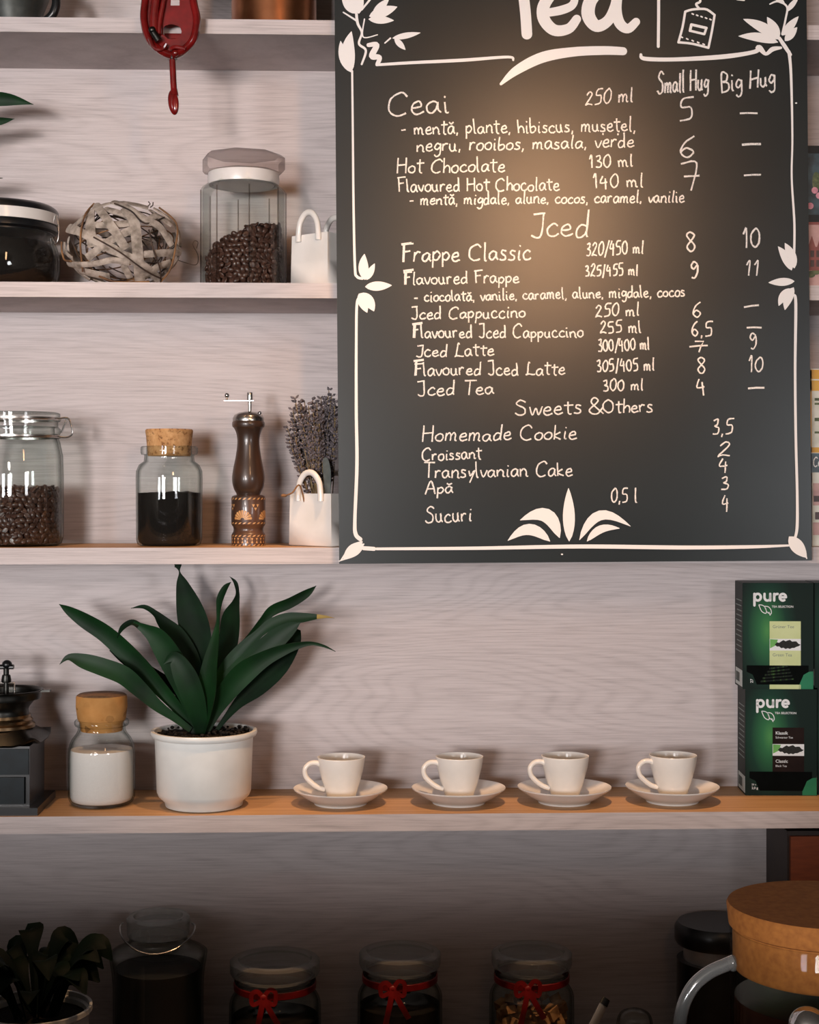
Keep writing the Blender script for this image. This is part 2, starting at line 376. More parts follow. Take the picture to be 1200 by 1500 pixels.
def glyph(ch):
    ex = []
    if ch == 'ă': ex = ['2,15 5,13 8,15']; ch = 'a'
    if ch == 'ș': ex = ['4,-3 3,-6']; ch = 's'
    if ch == 'ț': ex = ['5,-3 4,-6']; ch = 't'
    w, d = G[ch]
    st = [[tuple(float(c) for c in q.split(',')) for q in s_.split()] for s_ in (d.split('|') if d else [])+ex]
    return w, st
def write(mb, txt, x0, y0, x1, y1, xh, wpx=2.0, pt=bp, nrm=NB, sx=None, jit=.7, cap=False, smooth=True, asc=1.0, slant=0.01):
    slant += RJ.uniform(-.05, .06)
    tot = sum(glyph(c)[0]+1.1 for c in txt)-1.1; k = (x1-x0)/tot; u = 0; s = (pt(x0+1, y0)-pt(x0, y0)).length
    for c in txt:
        w, st = glyph(c)
        dy = RJ.uniform(-.10, .10)*xh*jit; sc = 1+RJ.uniform(-.14, .14)*jit; gs = RJ.uniform(-.10, .10)*jit
        for q in st:
            if len(q) > 2 and smooth: q = crom(q, 5)
            elif len(q) == 2: q = crom(q, 3)
            pts = []
            for gx, gy in q:
                if gy < 0: gy *= .8
                X = x0+(u+gx+gy*(slant+gs))*k; Y = y0+(y1-y0)*(X-x0)/max(1, x1-x0)-gy*xh/10*sc+dy
                pts.append(pt(X+RJ.uniform(-.3, .3)*jit, Y+RJ.uniform(-.3, .3)*jit))
            pts = [p+Vector(nrm)*(.000007*i) for i, p in enumerate(pts)]
            mb.ribbon(pts, [wpx*s*RJ.uniform(1-.25*jit, 1+.25*jit) for _ in pts], nrm, cap)
        u += w+1.1
# (text, x0, baseline left, x1, baseline right, x-height)
LINES = [('Ceai', 568, 171, 660, 164, 17.5), ('250 ml', 857, 155, 928, 149, 10.5), ('Small Hug', 963, 137, 1038, 131, 15),
 ('Big Hug', 1056, 136, 1136, 124, 14), ('5', 994, 178, 1019, 176, 16), ('6', 994, 232, 1021, 231, 16.5), ('7', 998, 279, 1027, 280, 19),
 ('- mentă, plante, hibiscus, mușețel,', 587, 197, 932, 192, 10.5), ('negru, rooibos, masala, verde', 610, 222, 929, 215, 10.5),
 ('Hot Chocolate', 581, 254, 740, 251, 11), ('130 ml', 863, 246, 928, 243, 9.5), ('Flavoured Hot Chocolate', 583, 281, 820, 279, 10),
 ('140 ml', 869, 276, 943, 274, 10), ('- mentă, migdale, alune, cocos, caramel, vanilie', 599, 300, 1003, 296, 9),
 ('Iced', 778, 348, 863, 346, 18.5), ('Frappe Classic', 588, 384, 778, 380, 13), ('320/450 ml', 858, 375, 943, 371, 9.5), ('8', 1005, 369, 1021, 369, 13), ('10', 1088, 364, 1115, 362, 14),
 ('Flavoured Frappe', 591, 417, 761, 414, 10), ('325/455 ml', 857, 405, 935, 403, 8.5), ('9', 1011, 407, 1024, 407, 12.5), ('11', 1091, 404, 1113, 404, 11),
 ('- ciocolată, vanilie, caramel, alune, migdale, cocos', 606, 442, 1004, 434, 8.5),
 ('Iced Cappuccino', 603, 468, 770, 465, 9.5), ('250 ml', 872, 464, 937, 462, 9), ('6', 1014, 465, 1029, 465, 12),
 ('Flavoured Iced Cappuccino', 604, 495, 855, 494, 9.5), ('255 ml', 879, 488, 940, 487, 9), ('6,5', 1013, 492, 1045, 492, 10.5),
 ('Iced Latte', 610, 523, 724, 521, 9.5), ('300/400 ml', 876, 515, 952, 512, 8.5), ('9', 1098, 511, 1110, 511, 11),
 ('Flavoured Iced Latte', 606, 550, 828, 549, 10), ('305/405 ml', 874, 545, 959, 542, 8.5), ('8', 1021, 547, 1035, 547, 11.5), ('10', 1096, 545, 1119, 543, 11.5),
 ('Iced Tea', 612, 580, 724, 577, 10.5), ('300 ml', 883, 573, 943, 571, 8.5), ('4', 1021, 577, 1036, 577, 12),
 ('Sweets', 755, 609, 853, 606, 11.5), ('&', 862, 606, 886, 605, 11.5), ('Others', 884, 605, 957, 603, 10.5),
 ('Homemade Cookie', 618, 647, 845, 643, 11), ('3,5', 1043, 637, 1075, 635, 11),
 ('Croissant', 618, 675, 706, 672, 9.5), ('2', 1050, 670, 1071, 668, 11), ('Transylvanian Cake', 621, 700, 839, 697, 10.5), ('4', 1052, 692, 1068, 692, 10.5),
 ('Apă', 623, 724, 664, 722, 9.5), ('3', 1055, 718, 1069, 717, 9), ('Sucuri', 623, 767, 692, 762, 12), ('0,5 l', 895, 736, 934, 736, 10.5), ('4', 1057, 748, 1069, 748, 10.5)]
NL = [0]
def lift_pt(x, y): return bp(x, y, .0006+.00003*(NL[0] % 12))
for t, x0, y0, x1, y1, xh in LINES:
    NL[0] += 1; ch = MB(); write(ch, t, x0, y0, x1, y1, xh, 2.1 if xh < 12.4 else 2.5, pt=lift_pt)
    for ix, iy, h in ((588, 384, 26), (591, 417, 20), (604, 495, 20), (606, 550, 21)):     # re-traced bolder initials
        if (x0, y0) == (ix, iy): ch.ribbon([bp(ix+4, iy-h, .0012), bp(ix+3, iy, .0012)], 3.4*.00088, NB); ch.ribbon([bp(ix, iy-h, .0013), bp(ix+15, iy-h-2, .0013)], 3.2*.00088, NB)
    ch.build('chalk_lettering', M['chalk'], board, recalc=False)
for x0, x1, y0, y1, w in ((1084, 1110, 166, 166, 2.6), (1087, 1115, 212, 211, 3.4), (1090, 1115, 257, 256, 2.6), (1090, 1112, 450, 447, 2.6),
                          (1094, 1116, 480, 480, 2.6), (1096, 1120, 569, 568, 2.8), (1010, 1037, 508, 506, 2.4)):
    ch = MB(); ch.ribbon([bp(x0, y0), bp((x0+x1)/2, (y0+y1)/2-.5), bp(x1, y1)], w*.00088, NB); ch.build('chalk_dash', M['chalk'], board, recalc=False)
ch = MB(); ch.ribbon([bp(*q) for q in ((1018, 500), (1031, 500), (1027, 507), (1024, 516))], 2.2*.00088, NB)
ch.build('chalk_lettering', M['chalk'], board, recalc=False)
# painted title, border and leaves
pa = MB(); px_ = .00088; LF = [0]
def nxt(): LF[0] += 1; return .0007+.00002*(LF[0] % 40)
def done(name):
    global pa
    pa.build(name, M['paint'], board, recalc=False); pa = MB()
def brush(pts, w, n=7, cap=True):
    q = crom([p if len(p) == 3 else (p[0], p[1], w) for p in pts], n)
    lf_ = nxt(); pa.ribbon([bp(a, b, lf_+.00009*i/len(q)) for i, (a, b, _) in enumerate(q)], [c*px_ for _, _, c in q], NB, cap)
def petal(a, b, w, bend=0):
    (x0, y0), (x1, y1) = a, b; L = math.hypot(x1-x0, y1-y0); nx, ny = -(y1-y0)/L, (x1-x0)/L; pts = []
    for i in range(11):
        t = i/10; e = bend*sin(pi*t); pts.append((x0+(x1-x0)*t+nx*e, y0+(y1-y0)*t+ny*e, max(.6, w*sin(pi*t**.85)**.8)))
    lf_ = nxt(); pa.ribbon([bp(p, q, lf_) for p, q, _ in pts], [c*px_ for _, _, c in pts], NB)
brush([(764, -70), (766, -20), (770, 20), (772, 50)], 16); brush([(700, -72), (764, -76), (830, -72)], 17)
brush([(800, 19, 12), (822, 15, 13), (838, 8, 12), (842, -4, 11), (834, -12, 12), (812, -10, 15), (797, 8, 18), (797, 28, 18), (812, 44, 17), (833, 42, 15), (845, 28, 13)], 14)
brush([(905, -8, 14), (884, -14, 16), (866, 0, 19), (862, 22, 20), (874, 38, 18), (891, 30, 16), (902, 8, 16), (905, -16, 15)], 16)
brush([(905, -14, 16), (903, 14, 16), (908, 34, 16), (920, 42, 14), (932, 32, 12)], 14)
done('painted_title')
brush([(734, 123, 4), (757, 103, 13), (795, 84, 16), (840, 76, 14), (885, 74, 13), (913, 75, 12)], 12)
done('painted_swoosh')
brush([(965, -40), (965, 20), (964.5, 68)], 4.5)
brush([(552, 95, 4), (600, 92, 4.5), (680, 88, 5), (744, 83.5, 4), (752, 88, 3)], 4)
brush([(939, 80, 4), (945, 86, 6), (990, 87, 6), (1060, 83, 7), (1105, 76, 6), (1112, 70, 9), (1122, 79, 5), (1132, 72, 7), (1144, 70, 4)], 5)
brush([(516, 104, 3), (517, 200, 3.2), (518, 300, 3.4), (520, 390, 3.8), (523, 405, 4), (531, 408, 4)], 3.5)
brush([(528, 436, 4), (523, 445, 4), (522, 500, 4), (522, 600, 4.5), (523, 680, 5), (520, 760, 5), (521, 782, 6), (528, 790, 6)], 4)
brush([(1156, 76, 5), (1159, 110, 4), (1161, 200, 3), (1160, 260, 3), (1164, 330, 3.5), (1163, 388, 3.5)], 3.5)
brush([(1163, 432, 3), (1166, 445, 4.5), (1165, 540, 4), (1166, 640, 4), (1168, 720, 4), (1168, 770, 4.5), (1165, 788, 4)], 4)
brush([(533, 803, 6), (548, 804, 6)], 6); brush([(552, 804, 4), (700, 803, 5), (850, 800.5, 6), (1000, 802, 6), (1100, 801, 5), (1156, 799, 3)], 5)
done('painted_border')
# left border leaves
petal((535, 410), (534, 372), 15, -2); petal((537, 410), (549, 386), 10); petal((535, 420), (574, 418), 14); petal((527, 430), (548, 456), 17, -3); petal((526, 430), (538, 458), 14)
done('painted_leaves')
petal((1164, 393), (1150, 356), 15, 2); petal((1160, 396), (1140, 361), 14, 2); petal((1164, 412), (1126, 414), 12); petal((1163, 421), (1150, 454), 14, 2); petal((1160, 423), (1141, 448), 13, 3)
done('painted_leaves')
# bottom-corner leaves
petal((533, 797), (503, 820), 18, 2); brush([(533, 797, 2), (520, 812, 3), (497, 822, 1.5)], 2); brush([(500, 820, 2), (515, 800, 3), (530, 794, 3)], 2)
done('painted_leaves')
petal((1156, 786), (1182, 817), 20, 0); brush([(1160, 788, 2), (1176, 803, 3), (1182, 818, 2)], 2)
done('painted_leaves')
# lotus at the foot
petal((834, 793), (833, 715), 18); petal((806, 793), (744, 792), 17, 17); petal((820, 788), (762, 762), 21, 22)
petal((849, 791), (924, 771), 15, -27); petal((860, 793), (908, 774), 12, -9)
done('painted_lotus')
# upper-left sprig
petal((515, 105), (515, 46), 20, -5); petal((515, 106), (499, 60), 15, -3); petal((522, 20), (501, -10), 18); petal((526, 20), (519, -24), 20)
petal((541, 24), (582, 10), 16); petal((540, 28), (577, 30), 12); petal((546, 22), (570, -2), 12); petal((575, 56), (616, 48), 9); petal((578, 56), (594, 73), 9)
brush([(522, 18, 4), (524, 34, 4), (530, 48, 3), (526, 64, 3.5), (536, 74, 3.5), (530, 94, 3)], 3)
brush([(503, 18, 2), (522, 30, 3)], 2); brush([(534, 28, 2), (532, 54, 2), (553, 51, 1.5)], 2); brush([(564, 63, 2), (572, 56, 2.5)], 2)
brush([(540, 66, 6), (552, 66, 8), (545, 82, 9), (556, 84, 7), (553, 94, 6)], 6); brush([(530, 14, 3), (545, -4, 3)], 3)
done('painted_sprig')
# upper-right sprig
petal((1143, 58), (1089, 28), 16, 3); petal((1140, 62), (1082, 53), 14, 3); petal((1142, 54), (1124, 25), 14); petal((1146, 52), (1170, 24), 12); petal((1150, 60), (1168, 40), 12)
brush([(1142, 56, 5), (1150, 68, 6), (1158, 80, 5)], 5); brush([(1146, 50, 3), (1151, 28, 3), (1153, 10, 3), (1140, 2, 3), (1128, 6, 2)], 3); petal((1152, 17), (1170, -4), 8); petal((1150, 6), (1130, -10), 8)
brush([(1080, -1, 3), (1090, 0, 3)], 3)
done('painted_sprig')
# tea-bag drawing
brush([(1004, 17), (1000, 40), (994, 62)], 3.5, 3); brush([(994, 62), (1014, 64), (1038, 70)], 3.5, 3); brush([(1038, 70), (1043, 46), (1047, 22)], 3.5, 3)
brush([(1047, 22), (1036, 14), (1026, 13)], 3.5, 3); brush([(1026, 13), (1014, 14), (1004, 17)], 3.5, 3); brush([(1024, 12), (1020, 6), (1026, 2), (1024, -8)], 3.5)
brush([(1013, 36), (1035, 41)], 4, 3); brush([(1035, 41), (1032, 50)], 3.5, 3); brush([(1032, 50), (1011, 45)], 3.5, 3); brush([(1011, 45), (1013, 36)], 4, 3)
for i in range(5):
    brush([(1014+6.5*i, 20+2*i), (1016+6.5*i, 21+2*i)], 2.2, 2); brush([(998+8*i, 54+2.6*i), (1000+8*i, 55+2.6*i)], 2.2, 2)
done('tea_bag_drawing')
for x, y in ((1166, 151), (823, 812)): brush([(x, y), (x+1, y)], 2.2, 2); done('paint_dot')
# ------------------------------------------------------------------ builders for things on the shelves
def base(cx, y, z): p = P(cx, 720, y); return Vector((p.x, y, z))
class Px:                                   # pixel outline at a known depth -> local metres
    def __init__(s, cx, y, z): s.cx, s.y, s.b = cx, y, base(cx, y, z); s.s = S(cx, y)
    def h(s, py): return max(0, P(s.cx, py, s.y).z-s.b.z)
    def prof(s, pts): return [(hw*s.s, s.h(py)) for hw, py in pts]
    def loc(s, px, py, dy=0): return P(px, py, s.y+dy)-s.b
def smooth_prof(p, n=5): return [(max(0, a), b) for a, b in crom(p, n)]
def shell(outer, t, floor_t=None):          # closed glass wall: outer profile bottom -> top, then the inner face back down
    ft = floor_t or t; z0 = outer[0][1]
    inner = [(max(r-t, .0005), max(z, z0+ft)) for r, z in reversed(outer) if r > t*1.5]
    return [(0, z0)]+outer+inner+[(0, z0+ft)]
def coffee_bean(name):
    b = MB(); seg, rings = 12, 8; L, Wd, H = .0056, .0041, .0029; rows = []
    for i in range(rings+1):
        a = -pi/2+pi*i/rings
        if i in (0, rings): rows.append([b.v((0, (-1 if i == 0 else 1)*L, 0))]); continue
        row = []
        for k in range(seg):
            q = 2*pi*k/seg; x = cos(a)*cos(q)*Wd; z = cos(a)*sin(q)*H
            if z < 0: z *= .55
            if abs(k-9) == 0: z += .0016*cos(a)       # the crease along the flat side
            row.append(b.v((x, sin(a)*L, z)))
        rows.append(row)
    for p, q in zip(rows[:-1], rows[1:]):
        for k in range(seg):
            j = (k+1) % seg
            if len(p) == 1: b.f([p[0], q[j], q[k]])
            elif len(q) == 1: b.f([p[k], p[j], q[0]])
            else: b.f([p[k], p[j], q[j], q[k]])
    return b.build(name, M['bean'], None, 75)
BEAN = coffee_bean('coffee_bean'); BEAN_ME = BEAN.data
BEAN_USED = [False]
def put_bean(p, rot, label, group):
    if not BEAN_USED[0]: o = BEAN; BEAN_USED[0] = True
    else: o = BEAN.copy(); COL.objects.link(o)
    o.location = p; o.rotation_euler = rot; tag(o, label, 'coffee bean', group)
def bean_pile(ctr, rad, z0, top, n_single, label, group, stuff_label, vis, seed):
    # beans against the glass and over the heap; the nearest as single objects, the rest in one mesh
    R = random.Random(seed); pos = []
    rows = int((.2)/.0072)
    for i in range(rows):
        z = z0+.004+i*.0068
        na = int(2*pi*rad(0)/.0088)
        for k in range(na):
            a = 2*pi*(k+.5*(i % 2)+R.uniform(-.2, .2))/na; r = rad(a)-.0052
            x, y = r*cos(a), r*sin(a)
            if z+R.uniform(-.002, .002) > z0+top(x, y): continue
            pos.append((Vector((x, y, z)), a, 0))
    g = int(rad(0)/.0085)+1
    for i in range(-g, g+1):
        for j in range(-g, g+1):
            x, y = (i+R.uniform(-.3, .3))*.0085, (j+R.uniform(-.3, .3))*.0085
            if math.hypot(x, y) < rad(math.atan2(y, x))-.010: pos.append((Vector((x, y, z0+top(x, y)-.001+R.uniform(-.002, .003))), R.uniform(0, 6.28), 1))
    pos.sort(key=lambda q: (not vis(q[0]+ctr), q[0].y))
    cnt = 0; rest = MB(); vb = [v.co.copy() for v in BEAN_ME.vertices]; fb = [tuple(p.vertices) for p in BEAN_ME.polygons]
    for p, a, t in pos:
        if t == 0:    # lie against the glass: flat side or round side outward
            q = Matrix.Rotation(a+pi/2, 4, 'Z') @ Matrix.Rotation(pi/2*R.choice((1, 1, -1))+R.uniform(-.5, .5), 4, 'X') @ Matrix.Rotation(R.uniform(0, 6.28), 4, 'Z')
        else: q = Matrix.Rotation(R.uniform(0, 6.28), 4, 'Z') @ Matrix.Rotation(R.uniform(-1, 1)+(pi if R.random() < .4 else 0), 4, 'X')
        if cnt < n_single and vis(p+ctr): put_bean(p+ctr, q.to_euler(), label, group); cnt += 1
        else:
            mt = Matrix.Translation(p) @ q; vv = [rest.v(mt @ c) for c in vb]
            for f in fb: rest.f([vv[k] for k in f])
    N = 28                                    # the heap behind the outer layer
    bot = [rest.v((max(.001, rad(2*pi*k/N)-.0095)*cos(2*pi*k/N), max(.001, rad(2*pi*k/N)-.0095)*sin(2*pi*k/N), z0+.001)) for k in range(N)]
    up = [rest.v((v.co.x, v.co.y, z0+top(v.co.x, v.co.y)-.004)) for v in bot]
    c = rest.v((0, 0, z0+top(0, 0)-.004)); rest.f(bot[::-1])
    for k in range(N): rest.f([bot[k], bot[(k+1) % N], up[(k+1) % N], up[k]]); rest.f([up[k], up[(k+1) % N], c])
    o = rest.build('coffee_beans', M['bean'], None, 75, False); o.location = ctr
    tag(o, stuff_label, 'coffee beans', None, 'stuff'); return cnt
def fill_mesh(px, prof, amp, name, m, label, cat, seed=1):
    b = MB(); b.lathe([(0, prof[0][1])]+prof, 56); zt = prof[-1][1]; rt_ = prof[-1][0]
    tops = [v for v in b.bm.verts if abs(v.co.z-zt) < 1e-6]; tops.sort(key=lambda v: math.atan2(v.co.y, v.co.x))
    prev = tops
    for r in (.8, .6, .4, .2):
        cur = []
        for v in tops:
            x, y = v.co.x*r, v.co.y*r; cur.append(b.v((x, y, zt+amp*(noise.noise(Vector((x*60, y*60, seed)))+.25*(1-r)*2))))
        n = len(tops)
        for k in range(n): b.f([prev[k], prev[(k+1) % n], cur[(k+1) % n], cur[k]])
        prev = cur
    c = b.v((0, 0, zt+amp*.4)); n = len(prev)
    for k in range(n): b.f([prev[k], prev[(k+1) % n], c])
    o = b.build(name, m, None, 60); o.location = px.b; return tag(o, label, cat, None, 'stuff')
# ------------------------------------------------------------------ top shelf
q = Px(20, -.11, Z1)
t = thing('metal_pot', 'dark grey metal pot on the top shelf, only its foot in view', 'pot', q.b)
pr = smooth_prof([(30*q.s, 0), (34*q.s, .004), (42*q.s, .025), (52*q.s, .05), (58*q.s, .08)])
MB().lathe(shell(pr, .003), 48).build('body', M['pewter'], t)
MB().lathe([(57*q.s, .078), (61*q.s, .078), (61*q.s, .086), (57*q.s, .086)], 48, closed=True).build('rim', M['black'], t)
MB().tube(crom([(.044, -.01, .012), (.056, -.014, .022), (.060, -.014, .04), (.052, -.012, .06)]), .006).build('handle', M['black'], t)
q = Px(401.5, -.10, Z1); r = 62*q.s
t = thing('copper_pot', 'round shiny copper pot on the top shelf beside the red clamp', 'pot', q.b)
MB().lathe(shell([(r-.003, 0), (r, .003), (r, .11)], .002), 64).build('body', M['copper'], t)
MB().lathe([(r-.001, .106), (r+.003, .106), (r+.003, .111), (r-.001, .111)], 64, closed=True).build('rim', M['copper'], t)
MB().tube(crom([(0, r, .085), (0, r+.03, .085), (0, r+.03, .04), (0, r, .04)]), .004).build('handle', M['copper'], t)
# red clamp of the cast-iron mincer hanging over the shelf edge
yc = -.200; k = S(250, yc)
t = thing('meat_mincer', 'red enamelled cast iron clamp hanging over the edge of the top shelf', 'mincer', P(252, 20, yc)); B0 = t.location
def rl(px, py, dy=0): return P(px, py, yc+dy)-B0
b = MB()
outer = [(219, -60), (213, 0), (211, 25), (214, 45), (222, 62), (238, 76), (252, 82), (266, 76), (281, 62), (287, 44), (288, 25), (283, 0), (276, -60)]
holeu = [(252, -30), (263, -30), (263, 8), (250, 8)]
def span(loop, yy):                          # left and right edge of a closed outline at one height
    xs = []
    for (x0, y0), (x1, y1) in zip(loop, loop[1:]+loop[:1]):
        if (y0-yy)*(y1-yy) <= 0 and y0 != y1: xs.append(x0+(x1-x0)*(yy-y0)/(y1-y0))
    return (min(xs), max(xs)) if xs else None
def slab(loop, holes, ya, yb):
    marks = sorted(set([-58+2*i for i in range(70)]+[min(p[1] for p in h)+.01 for h in holes]+[max(p[1] for p in h)-.01 for h in holes]))
    for u, w in zip(marks[:-1], marks[1:]):
        o0, o1 = span(loop, u), span(loop, w)
        if not o0 or not o1: continue
        cells = [(o0[0], o0[1], o1[0], o1[1])]
        for h in holes:
            if span(h, (u+w)/2) and span(h, u) and span(h, w):
                h0, h1 = span(h, u), span(h, w); cells = [(o0[0], h0[0], o1[0], h1[0]), (h0[1], o0[1], h1[1], o1[1])]
        for x0, x1, x2, x3 in cells:
            b.hexa([rl(x2, w, ya), rl(x3, w, ya), rl(x3, w, yb), rl(x2, w, yb)], [rl(x0, u, ya), rl(x1, u, ya), rl(x1, u, yb), rl(x0, u, yb)])
hole2 = [(239+0, 50), (239, 42), (242, 37), (250, 35.5), (258, 36.5), (264, 40), (266, 46), (265, 52), (258, 57), (246, 57)]
slab(crom(outer, 4), [holeu, hole2], -.004, .004)
b.build('clamp_body', M['red'], t, 30)
b = MB()
b.tube([rl(x, y, -.003) for x, y in crom(outer[:7], 5)], .0052, 12, flat=1.5, flatdir=(0, 1, 0)); b.tube([rl(x, y, -.003) for x, y in crom(outer[6:], 5)], .0052, 12, flat=1.5, flatdir=(0, 1, 0))
b.build('raised_edge', M['red'], t)
b = MB(); b.tube([rl(x, y, -.009) for x, y in crom([(247, -60), (243, -20), (238, 8), (234, 30), (233, 50)], 6)], .0032, 10)
b.tube([rl(x, y, -.009) for x, y in crom([(232, -60), (229, -10), (226, 20), (226, 48)], 6)], [.006]*25, 12); b.build('rib', M['red'], t)
b = MB(); b.tube([rl(223, 45, -.014), rl(233, 60, -.014)], [.0042, .0048], 14); b.ball(rl(223, 44, -.015), .0048); b.build('bolt', M['darkmetal'], t)
b = MB(); b.tube([rl(x, y, -.012) for x, y in crom([(219, 56), (226, 70), (237, 72), (243, 64)], 6)], .0026, 8); b.tube([rl(x, y, -.010) for x, y in crom([(250, 72), (256, 69), (266, 70), (272, 72)], 6)], .0026, 8)
b.ball(rl(257, 78, -.008), .0046); b.build('boss', M['red'], t)
b = MB(); b.lathe([(0, 0), (.0065, 0), (.0068, .003), (.0068, .008), (.0045, .010), (0, .010)], 20, rl(252.5, 87, 0)); b.build('collar', M['black'], t)
b = MB(); b.tube([rl(252.5, 70, .0), rl(252.5, 88, 0), rl(254, 120, 0), rl(255, 135, 0)], [.0042]*4, 14); b.build('screw', M['red'], t)
b = MB(); b.ball(rl(254, 150, 0), .0165*1, (.42, .32, 1.0), 20, 14, Matrix.Rotation(-.12, 3, 'Y')); b.ball(rl(257, 152, -.0042), .011, (.4, .25, 1.1)); b.tube([rl(255, 130, 0), rl(255, 140, 0)], [.0042, .006], 14)
b.build('thumb_grip', M['red'], t)
b = MB(); b.box(-.012, .012, .019, .06, zf(51.5)-.012-B0.z, zf(51.5)-B0.z-.0005); b.tube([(0, .03, zf(51.5)-.008-B0.z), (0, 0, rl(252, 66).z)], .006, 12); b.bevel(.002).build('lower_jaw', M['red'], t)
# ------------------------------------------------------------------ second shelf
# plant standing beyond the left edge, two leaf tips reaching into view
def leaf_mesh(b, pts, fold=.25, thick=.0006, up=Vector((0, -1, 0)), n=6, mi=0):
    # pts: (Vector, full width, twist); a strip of five verts across, folded along the midrib, with thickness
    c = crom([(p.x, p.y, p.z, w, tw) for p, w, tw in pts], n); rows = []; m = len(c)
    for i, (x, y, z, w, tw) in enumerate(c):
        a = Vector(c[max(i-1, 0)][:3]); e = Vector(c[min(i+1, m-1)][:3]); T = (e-a).normalized(); p = Vector((x, y, z))
        side = T.cross(up); side = side.normalized() if side.length > 1e-6 else Vector((1, 0, 0))
        side = Matrix.Rotation(tw, 3, T) @ side; nn = side.cross(T).normalized(); w = max(w, .0006)
        if nn.dot(up) < 0: nn = -nn
        rows.append(([p+side*w*s_+nn*(fold*w*(abs(s_)*1.0-.12)+thick) for s_ in (-.5, -.27, 0, .27, .5)], [p+side*w*s_+nn*(fold*w*(abs(s_)*1.0-.12)-thick) for s_ in (-.5, -.27, 0, .27, .5)]))
    A = [[b.v(q) for q in r[0]] for r in rows]; Bk = [[b.v(q) for q in r[1]] for r in rows]
    for i in range(m-1):
        for k in range(4):
            b.f([A[i][k], A[i][k+1], A[i+1][k+1], A[i+1][k]], mi); b.f([Bk[i][k+1], Bk[i][k], Bk[i+1][k], Bk[i+1][k+1]], mi)
        b.f([A[i][0], A[i+1][0], Bk[i+1][0], Bk[i][0]], mi); b.f([A[i+1][4], A[i][4], Bk[i][4], Bk[i+1][4]], mi)
    b.f([A[0][k] for k in range(5)]+[Bk[0][k] for k in range(4, -1, -1)], mi); b.f([A[-1][k] for k in range(4, -1, -1)]+[Bk[-1][k] for k in range(5)], mi)
q = Px(-185, -.09, Z2)
t = thing('potted_plant', 'green leaf tips of a plant standing out of view beyond the left edge', 'plant', q.b)
MB().lathe(shell([(.045, 0), (.055, .004), (.062, .09)], .004), 40).build('pot', M['matte_white'], t)
MB().lathe([(0, .078), (.055, .078), (.055, .082), (0, .086)], 32).build('soil', M['soil'], t)
for pts in ([(-150, 370, 8), (-120, 240, 14), (-70, 165, 22), (-20, 147, 22), (15, 146, 17), (49, 153, 0)], [(-150, 370, 8), (-110, 260, 14), (-60, 195, 20), (-20, 180, 16), (4, 177, 10), (21, 174, 0)],
            [(-150, 370, 8), (-120, 310, 14), (-70, 272, 16), (-30, 262, 12), (4, 261, 0)], [(-150, 370, 8), (-190, 240, 16), (-230, 160, 20), (-280, 150, 0)], [(-150, 370, 8), (-160, 240, 18), (-170, 160, 22), (-190, 90, 0)]):
    b = MB(); leaf_mesh(b, [(q.loc(x, y, -.02*i/4), w*q.s, .3) for i, (x, y, w) in enumerate(pts)]); b.build('leaf', M['leaf'], t)
# squat jar with a black and white lid
q = Px(-2, -.095, Z2)
t = thing('storage_jar', 'squat glass jar with black and white lid beside the twig ball', 'jar', q.b)
g = q.prof([(66, 427), (78, 422), (87, 404), (88, 378), (84, 362), (80, 350), (79, 332), (79, 328)])
MB().lathe(shell(smooth_prof(g, 4), .003), 64).build('body', M['glass'], t)
s_ = q.s
MB().lathe([(0, q.h(331)), (84*s_, q.h(331)), (85*s_, q.h(333)), (85*s_, q.h(340)), (80*s_, q.h(343)), (80*s_, q.h(345)), (76*s_, q.h(345)), (0, q.h(334))], 64).build('seal', M['black'], t)
MB().lathe([(0, q.h(315)), (86*s_, q.h(315)), (86*s_, q.h(330.5)), (0, q.h(330.5))], 64).bevel(.001).build('lid_band', M['white'], t)
lid = MB().lathe([(0, q.h(303)), (78*s_, q.h(303)), (84*s_, q.h(307)), (86*s_, q.h(311)), (86*s_, q.h(315)), (0, q.h(315))], 64).build('lid', M['black'], t)
b = MB()
for yy in (306.5,): b.lathe([(79*s_, q.h(yy)), (80.6*s_, q.h(yy-.8)), (82*s_, q.h(yy+1)), (80*s_, q.h(yy+1.5))], 64, closed=True)
b.build('lid_ring', M['steel'], lid)
b = MB(); b.tube([(x*s_, -.012, q.h(y)) for x, y in crom([(86, 318), (89, 330), (89, 350), (85, 358), (80, 350)], 5)], .0011, 8); b.build('wire_clip', M['steel'], t)
fill_mesh(q, [(z[0]-.0055, z[1]+(.003 if i == 0 else 0)) for i, z in enumerate(q.prof([(64, 424), (76, 420), (85, 403), (86, 378), (83, 364), (80, 357)]))], .004, 'ground_coffee', M['grounds'], 'dark ground coffee filling the squat jar with the black and white lid', 'coffee')
